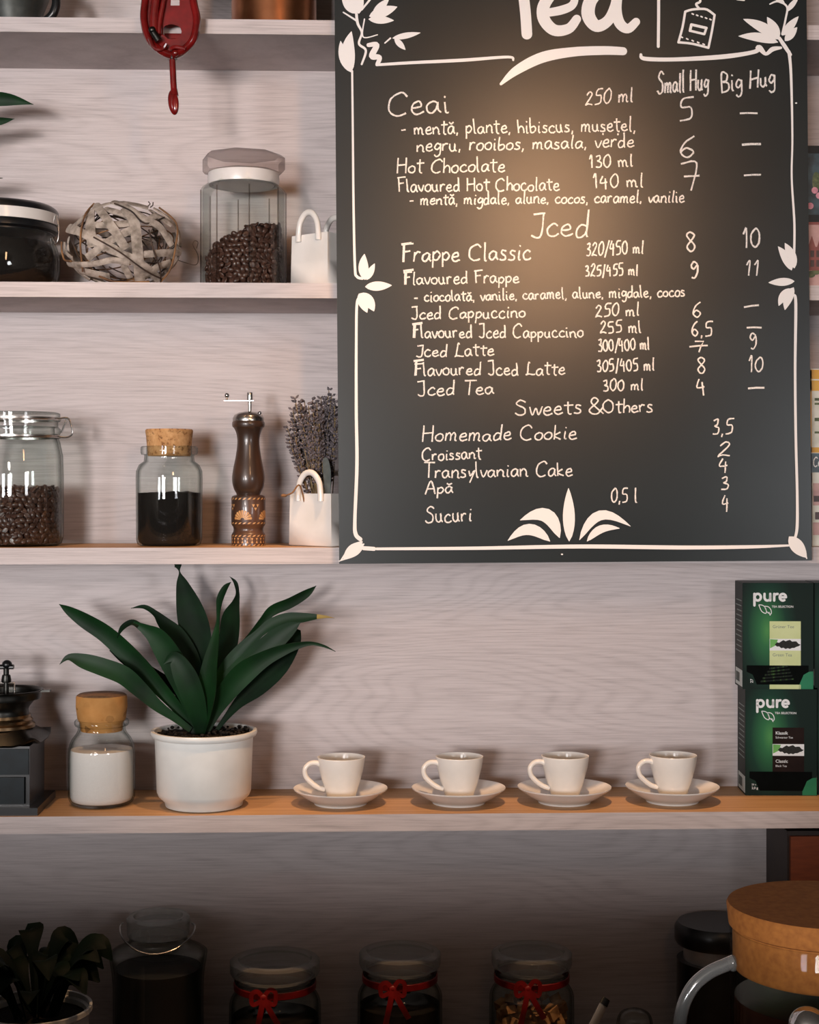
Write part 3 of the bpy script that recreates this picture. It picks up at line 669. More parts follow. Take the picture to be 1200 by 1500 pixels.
# ball of bark strips and twigs
q = Px(182, -.10, Z2); ex, ez = 84*q.s, 62*q.s; ey = .060; zc = ez+.002
t = thing('twig_ball', 'decorative ball woven from pale bark strips and thin twigs', 'decorative ball', q.b)
def on_ball(px, py, lift=0):
    d = q.loc(px, py); u, w = d.x/ex, (d.z-zc)/ez; rr = math.hypot(u, w)
    if rr > .985: u, w = u*.985/rr, w*.985/rr; rr = .985
    yy = -sqrt(1-rr*rr); return Vector((u*ex, yy*ey, w*ez+zc))*(1)+Vector((u/ex, yy/ey, w/ez)).normalized()*lift
def strip(b, pts, w, th=.0008):
    c = crom([tuple(p) for p in pts], 6); m = len(c); A = []; Bk = []
    for i, p in enumerate(c):
        T = (Vector(c[min(i+1, m-1)])-Vector(c[max(i-1, 0)])).normalized(); p = Vector(p); N = Vector((p.x/ex**2, p.y/ey**2, (p.z-zc)/ez**2)).normalized(); sd = T.cross(N).normalized()
        ww = w*(1+.22*noise.noise(p*70)); A.append([b.v(p+sd*ww*k+N*(th+.0012*(1-(2*k)**2)+.0006*noise.noise(p*160+sd*k*3))) for k in (-.5, -.2, .2, .5)]); Bk.append([b.v(p+sd*ww*k-N*th) for k in (-.5, -.2, .2, .5)])
    for i in range(m-1):
        for k in range(3): b.f([A[i][k], A[i][k+1], A[i+1][k+1], A[i+1][k]]); b.f([Bk[i][k+1], Bk[i][k], Bk[i+1][k], Bk[i+1][k+1]])
        b.f([A[i][0], A[i+1][0], Bk[i+1][0], Bk[i][0]]); b.f([A[i+1][3], A[i][3], Bk[i][3], Bk[i+1][3]])
    for i in (0, m-1): b.f(A[i]+Bk[i][::-1])
def zz(p): return (80+p[0]*.175, 290+p[1]*.175)
STR = [(2, 75, [(150, 280), (260, 330), (400, 405), (560, 490), (760, 590), (890, 690)]), (3, 72, [(370, 100), (480, 230), (560, 340), (650, 480)]), (1, 92, [(330, 150), (360, 330), (385, 460)]),
 (2, 88, [(630, 150), (710, 270), (735, 440), (740, 560), (735, 710)]), (3, 62, [(520, 90), (650, 150), (780, 240), (900, 300), (985, 430)]), (1, 62, [(1090, 470), (900, 500), (720, 525)]),
 (1, 62, [(690, 330), (580, 390), (470, 450), (330, 540)]), (3, 50, [(110, 560), (250, 575), (400, 580), (540, 560), (670, 580)]), (1, 78, [(590, 70), (700, 95), (800, 120)]), (0, 80, [(150, 650), (290, 640), (500, 690)]),
 (0, 62, [(370, 280), (520, 285), (680, 270)]), (1, 52, [(180, 290), (290, 200), (380, 110)]), (2, 55, [(800, 280), (870, 200), (980, 260)]), (1, 36, [(100, 380), (85, 460), (190, 530)]), (0, 70, [(980, 560), (880, 610), (780, 680)]),
 (0, 60, [(460, 130), (560, 170), (650, 200)]), (1, 45, [(840, 100), (960, 180), (1040, 300), (1050, 420)]), (0, 50, [(620, 600), (660, 690)]), (1, 60, [(400, 110), (520, 70), (640, 80)]), (0, 55, [(160, 580), (200, 680), (300, 700)])]
for lay, w, pts in STR:
    b = MB(); strip(b, [on_ball(*zz(p), .0004+.0013*lay) for p in pts], w*.175*q.s); b.build('bark_strip', M['bark'], t)
RB = random.Random(11)
def great(R, lo, hi, lift):
    u = Vector((R.gauss(0, 1), R.gauss(0, 1), R.gauss(0, 1))).normalized(); v = u.orthogonal().normalized(); v = Matrix.Rotation(R.uniform(0, 6.28), 3, u) @ v; w = u.cross(v); a0 = R.uniform(0, 6.28); a1 = a0+R.uniform(lo, hi); o = []
    for i in range(13):
        a = a0+(a1-a0)*i/12; d = v*cos(a)+w*sin(a); o.append(Vector((d.x*(ex+lift), d.y*(ey+lift), d.z*(ez+lift)+zc)))
    return o
for i in range(14):
    pts = great(RB, 1.6, 3.0, -.003)
    pts = [p for p in pts if p.y > -.01]
    if len(pts) > 3: b = MB(); strip(b, pts, RB.uniform(.008, .013)); b.build('bark_strip', M['bark'], t)
for m_, pts in (('twig', [(360, 100), (315, 220), (292, 400), (290, 620)]), ('twig', [(900, 90), (1000, 250), (1005, 430), (960, 590), (895, 690)]), ('vine', [(820, 330), (850, 470), (890, 600), (890, 690)]), ('vine', [(540, 120), (680, 190), (790, 285), (920, 220)]),
                ('twig', [(85, 380), (75, 460), (110, 520), (200, 540)]), ('twig', [(420, 660), (560, 700), (800, 690)]), ('vine', [(400, 390), (600, 500), (780, 620), (880, 660)])):
    b = MB(); b.tube(crom([tuple(on_ball(*zz(p), .0062)) for p in pts], 6), .0013 if m_ == 'twig' else .0011, 8); b.build('twig', M[m_], t)
for i in range(16):
    b = MB(); b.tube(crom([tuple(p*.93+Vector((0, 0, zc*.07))) for p in great(RB, 2, 5.5, -.004)], 2), .0009, 6); b.build('twig', M['vine' if i % 3 else 'twig'], t)
for pts in ([(780, 70), (800, 50), (785, 30)], [(800, 80), (822, 62), (825, 35)]):
    b = MB(); b.tube([q.loc(*zz(p), -.01) for p in pts], .0008, 6); b.build('twig', M['vine'], t)
b = MB(); b.tube(crom([tuple(q.loc(*zz(p), .02)) for p in [(1030, 520), (1180, 560), (1200, 480), (1160, 400), (1170, 360), (1200, 370), (1190, 420)]], 5), .0006, 6); b.build('twig', M['vine'], t)
# octagonal jar of beans
q = Px(357, -.095, Z2); R8 = 63.5*q.s; ph = radians(11.5)-pi/2; s_ = q.s
t = thing('octagonal_jar', 'tall octagonal glass jar with faceted glass lid, half full of coffee beans', 'jar', q.b)
pr = [(R8-.002, 0), (R8, .003), (R8, q.h(281)), (R8-.003, q.h(276)), (52*s_, q.h(270)), (52*s_, q.h(262))]
MB().lathe(shell(pr, .003, .005), 8, ph=ph).bevel(.0011, 2, 30).build('body', M['glass'], t, 20)
for k8 in range(8):
    b = MB(); aa = ph+2*pi*k8/8; b.tube([(R8*.985*cos(aa), R8*.985*sin(aa), .004), (R8*.985*cos(aa), R8*.985*sin(aa), q.h(281))], .0009, 6); b.build('facet_line', M['facet'], t)  # added tinted tubes stand in for the lines refraction draws between facets
MB().lathe([(46*s_, q.h(272)), (51.5*s_, q.h(272)), (52.5*s_, q.h(264)), (51.5*s_, q.h(255)), (46*s_, q.h(255))], 48, closed=True).build('seal', M['frost'], t)
ld = MB().lathe([(0, q.h(254)), (58*s_, q.h(254)), (61.5*s_, q.h(250)), (61.5*s_, q.h(233)), (55*s_, q.h(228)), (0, q.h(226))], 8, ph=radians(-8)-pi/2).bevel(.001, 2).build('lid', M['lidglass'], t, 30)
MB().lathe([(0, q.h(272)), (45*s_, q.h(272)), (46*s_, q.h(256)), (0, q.h(256))], 48).build('plug', M['frost'], ld)
def oct_rad(a):
    d = (a-ph) % (pi/4)-pi/8; return (R8-.003)*cos(pi/8)/cos(d)
def oct_top(x, y): return q.h(343)-.006+.30*x-.010*max(0, 1-0)*((x/.06-.35)**2)+.004*noise.noise(Vector((x*50, y*50, 3)))
n1 = bean_pile(q.b, oct_rad, .005, oct_top, 195, 'dark roasted coffee bean inside the tall octagonal glass jar', 'coffee beans in the octagonal jar', 'rest of the roasted coffee beans heaped inside the octagonal jar', lambda p: p.y < q.b.y+.012, 5)
# white bag-shaped vases
def bag_vase(edge_px, y_edge, ztop_px, zb, label, ang=38, w=.066, d=.048):
    # edge_px: pixel of the nearest vertical edge between front and right face
    e = P(edge_px, 720, y_edge); h = P(edge_px, ztop_px, y_edge).z-zb; a = radians(ang)
    fx = Vector((-cos(a), sin(a), 0)); sx = Vector((sin(a), cos(a), 0))     # along the front to the left, along the side to the back
    c = e+fx*w/2+sx*d/2; t = thing('bag_vase', label, 'vase', (c.x, c.y, zb), 'white bag-shaped vases')
    def pt(u, v, z): p = e+fx*u+sx*v; return Vector((p.x-c.x, p.y-c.y, z))
    b = MB(); th = .0035
    def loop(o, z, g=0): return [b.v(pt(*q_, z)) for q_ in ((o-g, o-g), (w-o+g, o-g), (w-o+g, d-o+g), (o-g, d-o+g))]
    L = [loop(.002, 0), loop(0, .002, .001), loop(0, h*.5, .0006), loop(0, h), loop(th, h), loop(th, .004)]
    for A, Bq in zip(L[:-1], L[1:]):
        for k in range(4): b.f([A[k], A[(k+1) % 4], Bq[(k+1) % 4], Bq[k]])
    b.f(L[0]); b.f(L[-1]); b.bevel(.0012, 2, 50); b.build('body', M['white'], t, 60)
    for v in (-.001, d+.001):
        b = MB(); pts = crom([tuple(pt(u, v+(-.002 if v < 0 else .002)*(1 if z < h*.98 else 1), z)) for u, z in ((w*.22, h*.86), (w*.22, h*1.0), (w*.26, h+.016), (w*.40, h+.027), (w*.58, h+.027), (w*.72, h+.016), (w*.77, h*1.0), (w*.77, h*.86))], 6)
        b.tube(pts, .0042, 12, flat=.8, flatdir=sx); b.build('handle', M['white'], t)
    return t, c
bag_vase(480, -.165, 339, Z2, 'small white ceramic vase shaped like a shopping bag, empty, beside the octagonal jar', 40, .064, .048)
# ------------------------------------------------------------------ third shelf
q = Px(27, -.095, Z3); s_ = q.s
t = thing('clip_top_jar', 'large clip-top glass jar half full of coffee beans, left of the cork jar', 'jar', q.b)
pr = q.prof([(55, 799.5), (62, 796), (65, 786), (65, 700), (64, 668), (60, 648), (57, 640), (57, 636)])
MB().lathe(shell(pr, .003, .004), 72).build('body', M['glass2'], t, 60)
MB().lathe(q.prof([(52, 637), (59, 637), (61, 634), (61, 629), (58, 626), (52, 626)]), 64, closed=True).build('seal', M['glass2'], t)
MB().lathe(q.prof([(0, 625.5), (57, 625.5), (57, 618), (60, 617), (60, 606), (57, 604.5), (0, 604.5)]), 64).build('lid', M['glass2'], t, 30)
b = MB(); b.lathe(q.prof([(60.5, 639), (61.6, 638), (61.6, 641), (60.5, 642)]), 64, closed=True); b.lathe(q.prof([(60.5, 613), (61.5, 612), (61.5, 615), (60.5, 616)]), 64, closed=True)
b.build('wire_band', M['steel'], t)
b = MB()
for dy in (-.008, .008):
    b.tube([q.loc(x, y, dy) for x, y in crom([(84, 637), (88, 640), (100, 640), (106, 634), (103, 618), (98, 612), (88, 613), (83, 615)], 4)], .0013, 8)
b.tube([q.loc(106, 634, -.008), q.loc(106, 634, .008)], .0013, 8); b.tube([q.loc(98, 613, -.008), q.loc(90, 634, -.008)], .0012, 8); b.build('wire_clasp', M['steel'], t)
rc = 62*s_
def ctop(x, y): return q.h(717)-.004+.004*noise.noise(Vector((x*45, y*45, 9)))
bean_pile(q.b, lambda a: rc, .004, ctop, 300-n1, 'dark roasted coffee bean inside the large clip-top jar', 'coffee beans in the clip-top jar', 'rest of the roasted coffee beans filling the clip-top jar', lambda p: p.y < q.b.y+.01 and p.x > P(-3, 720, q.y).x, 6)
# cork-stoppered jar of ground coffee
q = Px(248, -.095, Z3)
t = thing('cork_jar', 'glass jar of black ground coffee with a speckled cork stopper, beside the pepper mill', 'jar', q.b)
pr = q.prof([(40, 800.5), (46, 797), (48, 790), (48.5, 700), (48, 690), (44, 681), (37, 676), (36, 668), (37, 666)])
MB().lathe(shell(pr, .0022, .004), 72).build('body', M['glass2'], t, 60)
MB().lathe(q.prof([(33, 666), (40.5, 666), (41.5, 663), (41.5, 656), (40, 654), (33, 654)]), 64, closed=True).build('rim', M['glass2'], t)
MB().lathe(smooth_prof(q.prof([(0, 668), (31, 668), (31.5, 666), (33.5, 640), (34.8, 631), (33.5, 629), (0, 628.5)]), 1), 64).build('cork_stopper', M['cork'], t, 40)
fill_mesh(q, q.prof([(38, 798), (43.5, 794), (45.5, 788), (45.5, 722)]), .003, 'ground_coffee', M['grounds'], 'black ground coffee inside the cork-stoppered jar beside the pepper mill', 'coffee', 4)
# pepper mill
q = Px(364, -.10, Z3); s_ = q.s
t = thing('pepper_mill', 'tall dark wooden pepper mill with metal crank and pale inlay', 'pepper mill', q.b)
def lat(name, pts, m, n=5, seg=64, sh=38): return MB().lathe(smooth_prof(q.prof(pts), n) if n > 1 else q.prof(pts), seg).build(name, m, t, sh)
lat('body', [(0, 726), (15, 726), (18, 722), (22, 714), (24, 702), (22.5, 688), (18.5, 668), (16.3, 650), (17, 638), (20, 629), (23, 625)], M['mill'])
lat('collar', [(0, 626), (23, 626), (23.8, 623), (23.8, 619), (22.5, 617), (0, 617)], M['mill'], 1)
lat('cap', [(0, 617), (22.8, 617), (23.2, 613), (20.5, 608), (14, 604.5), (5, 602.6), (0, 602.6)], M['steel'], 1, sh=50)
bs = lat('base', [(0, 800.5), (24, 800.5), (24.6, 799), (24.6, 783), (23.8, 781.5), (22, 779), (21.4, 775), (22.5, 771), (24.3, 769), (24.8, 767), (24.8, 730), (24, 727), (20, 725), (0, 725)], M['mill'], 1)
def cyl(a, py, dr=.00025): r = 24.75*s_+dr; return Vector((r*sin(a), -r*cos(a), q.h(py)))
b = MB()
def patch(pts2):
    vs = [b.v(cyl(a, p)) for a, p in pts2]; b.f(vs)
for n in range(4):                                     # fans and small diamonds around the base
    a0 = 2*pi*n/4-.29
    for i in range(9):
        u0, u1 = -pi/2+pi*(i+.1)/9, -pi/2+pi*(i+.9)/9; rr = 13.5
        for k in range(5):
            r0, r1 = 3+(rr-3)*k/5, 3+(rr-3)*(k+1)/5
            patch([(a0+sin(u)*rf/24.75, 761-cos(u)*rf*1.0) for u, rf in ((u0, r0), (u0, r1), ((u0+u1)/2, r1+(.8 if k == 4 else 0)), (u1, r1), (u1, r0))])
    for dx, dy in ((-3, 0), (3, 0), (0, 5)):
        ac = a0+pi/4+dx*1.1/24.75; patch([(ac-2.3/24.75, 738.5+dy), (ac+2.3/24.75, 738.5+dy), (ac, 743+dy)])
def rope(py, nn, h):
    for i in range(nn):
        a = 2*pi*i/nn; patch([(a, py+h), (a+.5*2*pi/nn, py+h*.6), (a+.82*2*pi/nn, py-h), (a+.3*2*pi/nn, py-h*.6)])
for py, nn, h in ((730.5, 22, 1.7), (766, 22, 1.4), (784.5, 22, 1.5), (798, 22, 1.5)): rope(py, nn, h)
for i in range(22):
    a = 2*pi*i/22; patch([(a-.07, 787.5), (a+.07, 787.5), (a, 791)]); patch([(a, 791), (a+.07, 794.8), (a-.07, 794.8)])
b.build('inlay', M['inlay'], bs, recalc=False)
cr = MB().tube([q.loc(366, 605), q.loc(366, 587)], .0024, 14).build('crank_shaft', M['steel'], t)
MB().lathe([(0, 0), (.0036, 0), (.0038, .001), (.0038, .0105), (.0036, .0112), (0, .0112)], 20, q.loc(366, 587)).build('crank_nut', M['steel'], cr)
b = MB(); p0, p1 = q.loc(328, 587), q.loc(372, 588.5); b.box(p0.x, p1.x, -.0032, .0032, p0.z-.0008, p0.z+.0006); b.bevel(.0004).build('crank_arm', M['steel'], cr)
b = MB(); k0 = q.loc(332.5, 587); b.lathe([(0, 0), (.0034, 0), (.0034, .0008), (.0015, .002), (.0014, .004)], 16, k0); b.ball(k0+Vector((0, 0, .0072)), .0034); b.build('crank_knob', M['chrome'], cr)
b = MB(); b.ball(q.loc(380.5, 605, -.004), .0026); b.tube([q.loc(379, 612, -.003), q.loc(380.5, 606, -.004)], .001, 8); b.build('latch_knob', M['chrome'], t)
# vase with dried lavender
bt, bc = bag_vase(485, -.165, 723, Z3, 'white ceramic vase shaped like a shopping bag, holding dried lavender', 37, .070, .052)
RL = random.Random(21)
def sprig(tip, foot, sd):
    R = random.Random(sd); mid = (tip+foot)/2+Vector((R.uniform(-.004, .004), R.uniform(-.003, .003), .004)); pts = [Vector(p) for p in crom([tuple(foot), tuple(mid), tuple(tip)], 6)]
    o = MB().tube([p-foot for p in pts], .0007, 5).build('lavender_sprig', M['stem']); o.location = foot
    b = MB(); L = (tip-foot).length; D = (tip-mid).normalized(); u = D.orthogonal().normalized(); v = D.cross(u); n = int(R.uniform(9, 13)); hl = R.uniform(.055, .085)
    for i in range(n):
        f = (i+R.uniform(-.3, .3))/n; c = tip-D*hl*f-foot; rad = .0022+.0024*sin(pi*min(1, .15+f*.9))
        for j in range(4):
            a = R.uniform(0, 6.28); w = u*cos(a)+v*sin(a); dirv = (D*.8+w).normalized(); p0 = c+w*rad*.3; p1 = p0+dirv*R.uniform(.004, .0065)
            b.tube([p0, (p0+p1)/2, p1], [.0009, .0018, .0006], 5)
    b.build('flower_head', M['lav'], o); return o
zt3 = P(485, 723, -.165).z
tips = [(432, 583), (440, 590), (446, 588), (452, 594), (458, 586), (464, 590), (470, 582), (476, 586), (482, 572), (486, 580), (490, 590), (421, 627), (428, 618), (424, 645), (430, 637), (437, 612), (443, 620), (450, 612), (456, 622), (462, 612), (468, 620), (474, 610), (480, 616), (486, 606), (492, 612), (426, 655), (434, 650), (441, 645), (448, 640), (455, 650), (462, 640), (470, 645), (478, 640), (436, 632), (447, 600), (453, 640), (459, 604), (463, 632), (469, 604), (475, 622), (479, 598), (483, 622), (445, 655), (460, 655), (474, 655), (490, 600), (429, 600), (485, 635), (492, 642), (488, 655), (440, 600), (472, 600), (494, 624), (466, 600)]
for i, (x, y) in enumerate(tips):
    yy = bc.y+RL.uniform(-.014, .014); tp = P(x, y, yy); ft = Vector((bc.x+RL.uniform(-.010, .010), bc.y+RL.uniform(-.008, .008), Z3+.008))
    o = sprig(tp, ft, 100+i); tag(o, 'dried grey-purple lavender sprig standing in the white bag-shaped vase', 'lavender', 'dried lavender sprigs in the bag vase')
b = MB(); leaf_mesh(b, [(P(x, y, -.150)-Vector((bc.x, bc.y, Z3)), w*.00092, 0) for x, y, w in ((481, 780, 4), (480, 715, 9), (479, 690, 11), (477, 674, 8), (477, 670, 0))], .1)
o = b.build('dried_leaf', M['sage']); o.location = (bc.x, bc.y, Z3); tag(o, 'narrow grey dried leaf standing among the lavender', 'leaf')
b = MB(); f0 = Vector((bc.x, bc.y, Z3+.01)); b.tube(crom([tuple(P(x, y, yy)-f0) for x, y, yy in ((450, 760, -.13), (440, 712, -.145), (428, 722, -.16), (415, 727, -.165))], 5), .0011, 6); b.ball(P(416, 726, -.165)-f0, .0028, (1.5, 1, .8))
o = b.build('dry_twig', M['twig']); o.location = f0; tag(o, 'short dry brown twig sticking out left of the lavender vase', 'twig')
# ------------------------------------------------------------------ tins at the right, behind the board's edge
def text_mesh(body, size, bold=0.0, sx=1.0, align='LEFT'):
    c = bpy.data.curves.new('t', 'FONT'); c.body = body; c.size = size; c.offset = bold*size; c.extrude = .00005; c.align_x = align; c.resolution_u = 3
    o = bpy.data.objects.new('t', c); COL.objects.link(o); bpy.context.view_layer.update()
    me = bpy.data.meshes.new_from_object(o); bpy.data.objects.remove(o); bpy.data.curves.remove(c)
    for v in me.vertices: v.co = Vector((v.co.x*sx, -v.co.z, v.co.y))     # stand it up facing -y
    return me
def put_text(body, size, loc, m, parent, name='lettering', bold=0.0, sx=1.0, align='LEFT', rz=0, vert=False):
    me = text_mesh(body, size, bold, sx, align); me.materials.clear(); me.materials.append(m); me.name = name
    o = bpy.data.objects.new(name, me); COL.objects.link(o); o.parent = parent; o.location = loc
    o.rotation_euler = (0, radians(-90) if vert else 0, rz); return o
def flat(b, x0, x1, z0, z1, y, th=.0003): return b.box(x0, x1, y-th, y, z0, z1)
M['w'] = solid('print_white', '#e4e4e2', None, .5); M['tinblue'] = solid('slate_blue_tin', '#27323a', '#45606c', .35, .0, 50)
M['tinpink'] = solid('dusty_pink_tin', '#b08a88', '#c39e99', .4, 0, 60); M['tinbrown'] = solid('rose_brick_print', '#8a4c46', '#7a3f3c', .45, 0, 80)
M['yellow'] = solid('mustard_yellow_print', '#cf9a36', '#d8a745', .45); M['pale'] = solid('pale_box_print', '#c9cbbd', '#dcdcd2', .5, 0, 60)
M['flower'] = solid('pink_flower_print', '#c47f94', '#d79aa9', .5, 0, 200); M['foliage'] = solid('green_foliage_print', '#39482f', '#5f6a45', .5, 0, 200)
M['window'] = solid('dark_window_print', '#3b2a2a', '#4a3534', .4)
def tin(x0, y0, y1, zb, yf, w, d, name, label, m, cat='tin'):
    a = P(x0, 720, yf); z1 = P(x0, y0, yf).z; z0 = zb if zb is not None else P(x0, y1, yf).z
    t = thing(name, label, cat, (a.x+w/2, yf+d/2, z0)); h = z1-z0
    MB().box(-w/2, w/2, -d/2, d/2, 0, h).bevel(.0015, 2).build('body', m, t); return t, w, d, h
t, w, d, h = tin(1184, 326, 413, Z2, -.15, .10, .10, 'tin_box', 'pink tin with a gabled brick building printed on it, right of the board', M['tinpink'])
b = MB(); x = -w/2
flat(b, x+.001, x+.075, .024, .056, -d/2-.0002)
for xx in (0, .012, .026, .040, .055): b.poly([(x+xx, -d/2-.0005, .056), (x+xx+.010, -d/2-.0005, .056), (x+xx+.005, -d/2-.0005, .071)])
b.build('building_print', M['tinbrown'], t)
b = MB()
for i in range(9):
    for j in range(2): flat(b, x+.003+.008*i, x+.008+.008*i, .029+.013*j, .038+.013*j, -d/2-.0007)
b.build('window_print', M['window'], t)
b = MB()
for i in range(10): b.ball((x+.004+.007*i, -d/2-.0002, .019+.004*(i % 3)), .006, (1, .05, .8), 10, 6)
b.build('hedge_print', M['foliage'], t)
MB().box(-w/2-.001, w/2+.001, -d/2-.001, d/2+.001, h-.003, h+.0005).build('lid', M['tinbrown'], t)
zt = t.location.z+h+.0005
t2, w, d, h = tin(1183, 214, 326, zt, -.15, .10, .10, 'tin_box', 'dark blue-grey tin with pink flowers stacked on the pink tin right of the board', M['tinblue'])
MB().box(-w/2-.001, w/2+.001, -d/2-.001, d/2+.001, 0, .010).bevel(.001).build('base_rim', M['black'], t2)
MB().box(-w/2-.001, w/2+.001, -d/2-.001, d/2+.001, h-.010, h+.0005).bevel(.001).build('lid', M['black'], t2)
b = MB()
for i in range(12): b.ball((x+.004+.006*i, -d/2-.0002, .022+.007*((i*7) % 4)), .0045, (1, .06, 1), 10, 6)
b.build('flower_print', M['flower'], t2)
b = MB()
for i in range(7): b.ball((x+.012+.012*i, -d/2, .055+.006*(i % 3)), .011, (.5, .03, 1.2), 10, 6)
b.build('leaf_print', M['foliage'], t2)
t, w, d, h = tin(1190, 692, 797, Z3, -.15, .10, .09, 'tea_carton', 'carton with pink photo print, lowest of the stack right of the board', M['pale'], 'carton')
b = MB(); flat(b, -w/2+.001, -w/2+.05, .055, .085, -d/2-.0002); flat(b, -w/2+.001, -w/2+.03, .015, .032, -d/2-.0002); b.build('photo_print', M['tinpink'], t)
b = MB(); flat(b, -w/2+.004, -w/2+.02, .036, .046, -d/2-.0002); flat(b, -w/2+.002, -w/2+.012, .060, .068, -d/2-.0005); b.build('dark_print', M['window'], t)
zt = t.location.z+h
t, w, d, h = tin(1189, 664, 692, zt, -.15, .10, .09, 'tea_tin', 'flat dark blue tin with white script lettering between two cartons right of the board', M['tinblue'])
b = MB(); o0 = t.location
write(b, 'Co', 1192, 684, 1203, 682, 7, 1.6, pt=lambda x, y: P(x, y, -.1506)-o0); b.build('lettering', M['w'], t, recalc=False)
zt = zt+h
t, w, d, h = tin(1187, 540, 664, zt, -.15, .10, .09, 'tea_carton', 'yellow and white carton at the top of the stack right of the board', M['pale'], 'carton')
b = MB(); flat(b, -w/2, w/2, h-.014, h-.0015, -d/2-.0002); flat(b, -w/2, w/2, h-.030, h-.016, -d/2-.0002); flat(b, -w/2, w/2, .001, .008, -d/2-.0002); flat(b, -w/2, -w/2+.002, .001, h-.002, -d/2-.0002); b.build('yellow_band', M['yellow'], t)
b = MB(); write(b, 'TEA', 1191, 590, 1215, 590, 6, 1.0, pt=lambda x, y: P(x, y, -.1506)-t.location) if False else None
for i, (py, hh) in enumerate(((583, 4), (590, 3), (612, 5), (632, 3))): flat(b, -w/2+.006, -w/2+.05-.006*i, P(1187, py+hh, -.15).z-zt, P(1187, py, -.15).z-zt, -d/2-.0002)
b.build('grey_print', M['foliage'], t)
# ------------------------------------------------------------------ fourth shelf
# box coffee grinder
q = Px(3, -.112, Z4); s_ = q.s
t = thing('coffee_grinder', 'black box coffee grinder with metal bowl and crank, left of the sugar jar', 'coffee grinder', q.b)
hb, ht = .094, .004
MB().box(-.060, .060, -.062, .062, 0, .010).bevel(.004, 3).build('base_plate', M['black'], t)
MB().box(-.047, .047, -.049, .049, .010, hb-.005).bevel(.0015, 2).build('body', M['black'], t)
MB().box(-.046, .046, -.0515, -.049, .052, hb-.008).bevel(.001).build('front_panel', M['bluegrey'], t)
dr = MB().box(-.041, .041, -.055, -.048, .014, .049).bevel(.0012).build('drawer', M['bluegrey'], t)
b = MB(); b.tube([(-.003, -.055, .032), (-.003, -.062, .032)], .003, 12); b.ball((-.003, -.066, .032), .0075); b.build('knob', M['black'], dr)
b = MB(); N = 33; rows = []
for r_, z in ((0, 0), (.056, 0), (.058, .003), (.050, .012), (.040, .020), (.030, .026), (0, .026)):
    rows.append([(0, 0, hb-.006+z)] if r_ == 0 else [])
    if r_:
        for k in range(N):
            a = 2*pi*k/N; sq = max(abs(cos(a)), abs(sin(a))); f = 1/sq; m_ = min(1, (r_-.028)/.028); rr = r_*(1+(min(f, 1.32)-1)*m_)
            lift = .010*max(0, f-1.12)/.3*m_ if z < .006 else 0
            rows[-1].append((rr*cos(a), rr*sin(a), hb-.006+z+lift))
vr = [[b.v(p) for p in r_] for r_ in rows]
for A, Bq in zip(vr[:-1], vr[1:]):
    for k in range(N):
        j = (k+1) % N
        if len(A) == 1: b.f([A[0], Bq[j], Bq[k]])
        elif len(Bq) == 1: b.f([A[k], A[j], Bq[0]])
        else: b.f([A[k], A[j], Bq[j], Bq[k]])
b.build('top_plate', M['darkmetal'], t)
zz0 = hb+.018
MB().lathe([(0, zz0-.004), (.044, zz0-.004), (.044, zz0), (.040, zz0+.002), (.041, zz0+.006), (.038, zz0+.009), (.038, zz0+.013), (0, zz0+.013)], 56).build('brass_ring', M['brass'], t)
zr = q.h(1010)
prb = smooth_prof([(.036, zz0+.012), (.035, zz0+.020), (.040, zz0+.028), (.048, zz0+.036), (.0515, zr-.012), (.0525, zr-.003), (.055, zr)], 5)
bw = MB().lathe(shell(prb, .0016), 64).build('bowl', M['darkmetal'], t)
b = MB(); b.box(.052, .065, -.006, .006, zr-.003, zr-.0005); b.bevel(.0012); b.build('ear', M['darkmetal'], bw)
b = MB(); xs = .0065
b.tube([(-.030, -.004, zr-.014), (-.030, -.004, zr+.009), (xs+.011, -.004, zr+.009), (xs+.011, -.004, zr-.014)], .0022, 8); b.build('bridge', M['steel'], t)
b = MB(); b.lathe([(0, zr-.03), (.0035, zr-.03), (.0035, zr+.010), (.0062, zr+.010), (.0068, zr+.013), (.0055, zr+.020), (.0038, zr+.021), (.0038, zr+.030), (0, zr+.030)], 24, (xs, -.004, 0)); cs = b.build('crank_shaft', M['darkmetal'], t)
b = MB(); b.tube([(xs+.010, -.004, zr+.031), (xs-.02, -.004, zr+.031), (-.05, -.004, zr+.036), (-.10, -.004, zr+.036)], .0048, 10, flat=.7, flatdir=(0, 0, 1)); b.ball((xs+.001, -.004, zr+.034), .0068, (1, 1, .95)); b.build('crank_arm', M['black'], cs)
b = MB(); b.lathe([(0, 0), (.008, 0), (.012, .012), (.010, .024), (0, .028)], 24, (-.098, -.004, zr+.037)); b.build('crank_knob', M['black'], cs)
# sugar jar
q = Px(149, -.100, Z4)
t = thing('sugar_jar', 'glass jar of white sugar with wide cork stopper, left of the white plant pot', 'jar', q.b)
pr = smooth_prof(q.prof([(40, 1177), (45, 1174), (47.5, 1169), (48.5, 1160), (48.5, 1105), (47, 1092), (43, 1082), (37, 1074), (34.5, 1068), (35, 1063)]), 4)
MB().lathe(shell(pr, .0025, .004), 72).build('body', M['glass'], t, 60)
MB().lathe(q.prof([(32.5, 1063), (38, 1062.5), (39.5, 1060), (39.5, 1056), (38, 1054), (32.5, 1054)]), 64, closed=True).build('rim', M['glass'], t)
ck = MB().lathe(q.prof([(0, 1070), (30, 1070), (31.5, 1058), (35, 1052), (37.3, 1035), (37, 1020), (36, 1018)]), 64).build('cork_stopper', M['cork2'], t, 50)
MB().lathe(q.prof([(36, 1018), (33, 1016), (18, 1014), (0, 1013.5)]), 64).build('cork_top', M['corktop'], ck, 50)
fill_mesh(q, q.prof([(38, 1173), (43.5, 1170.5), (45.4, 1165), (45.8, 1156), (45.8, 1108), (44.6, 1097)]), .002, 'sugar', M['sugar'], 'white sugar filling the cork-stoppered jar beside the plant pot', 'sugar', 8)
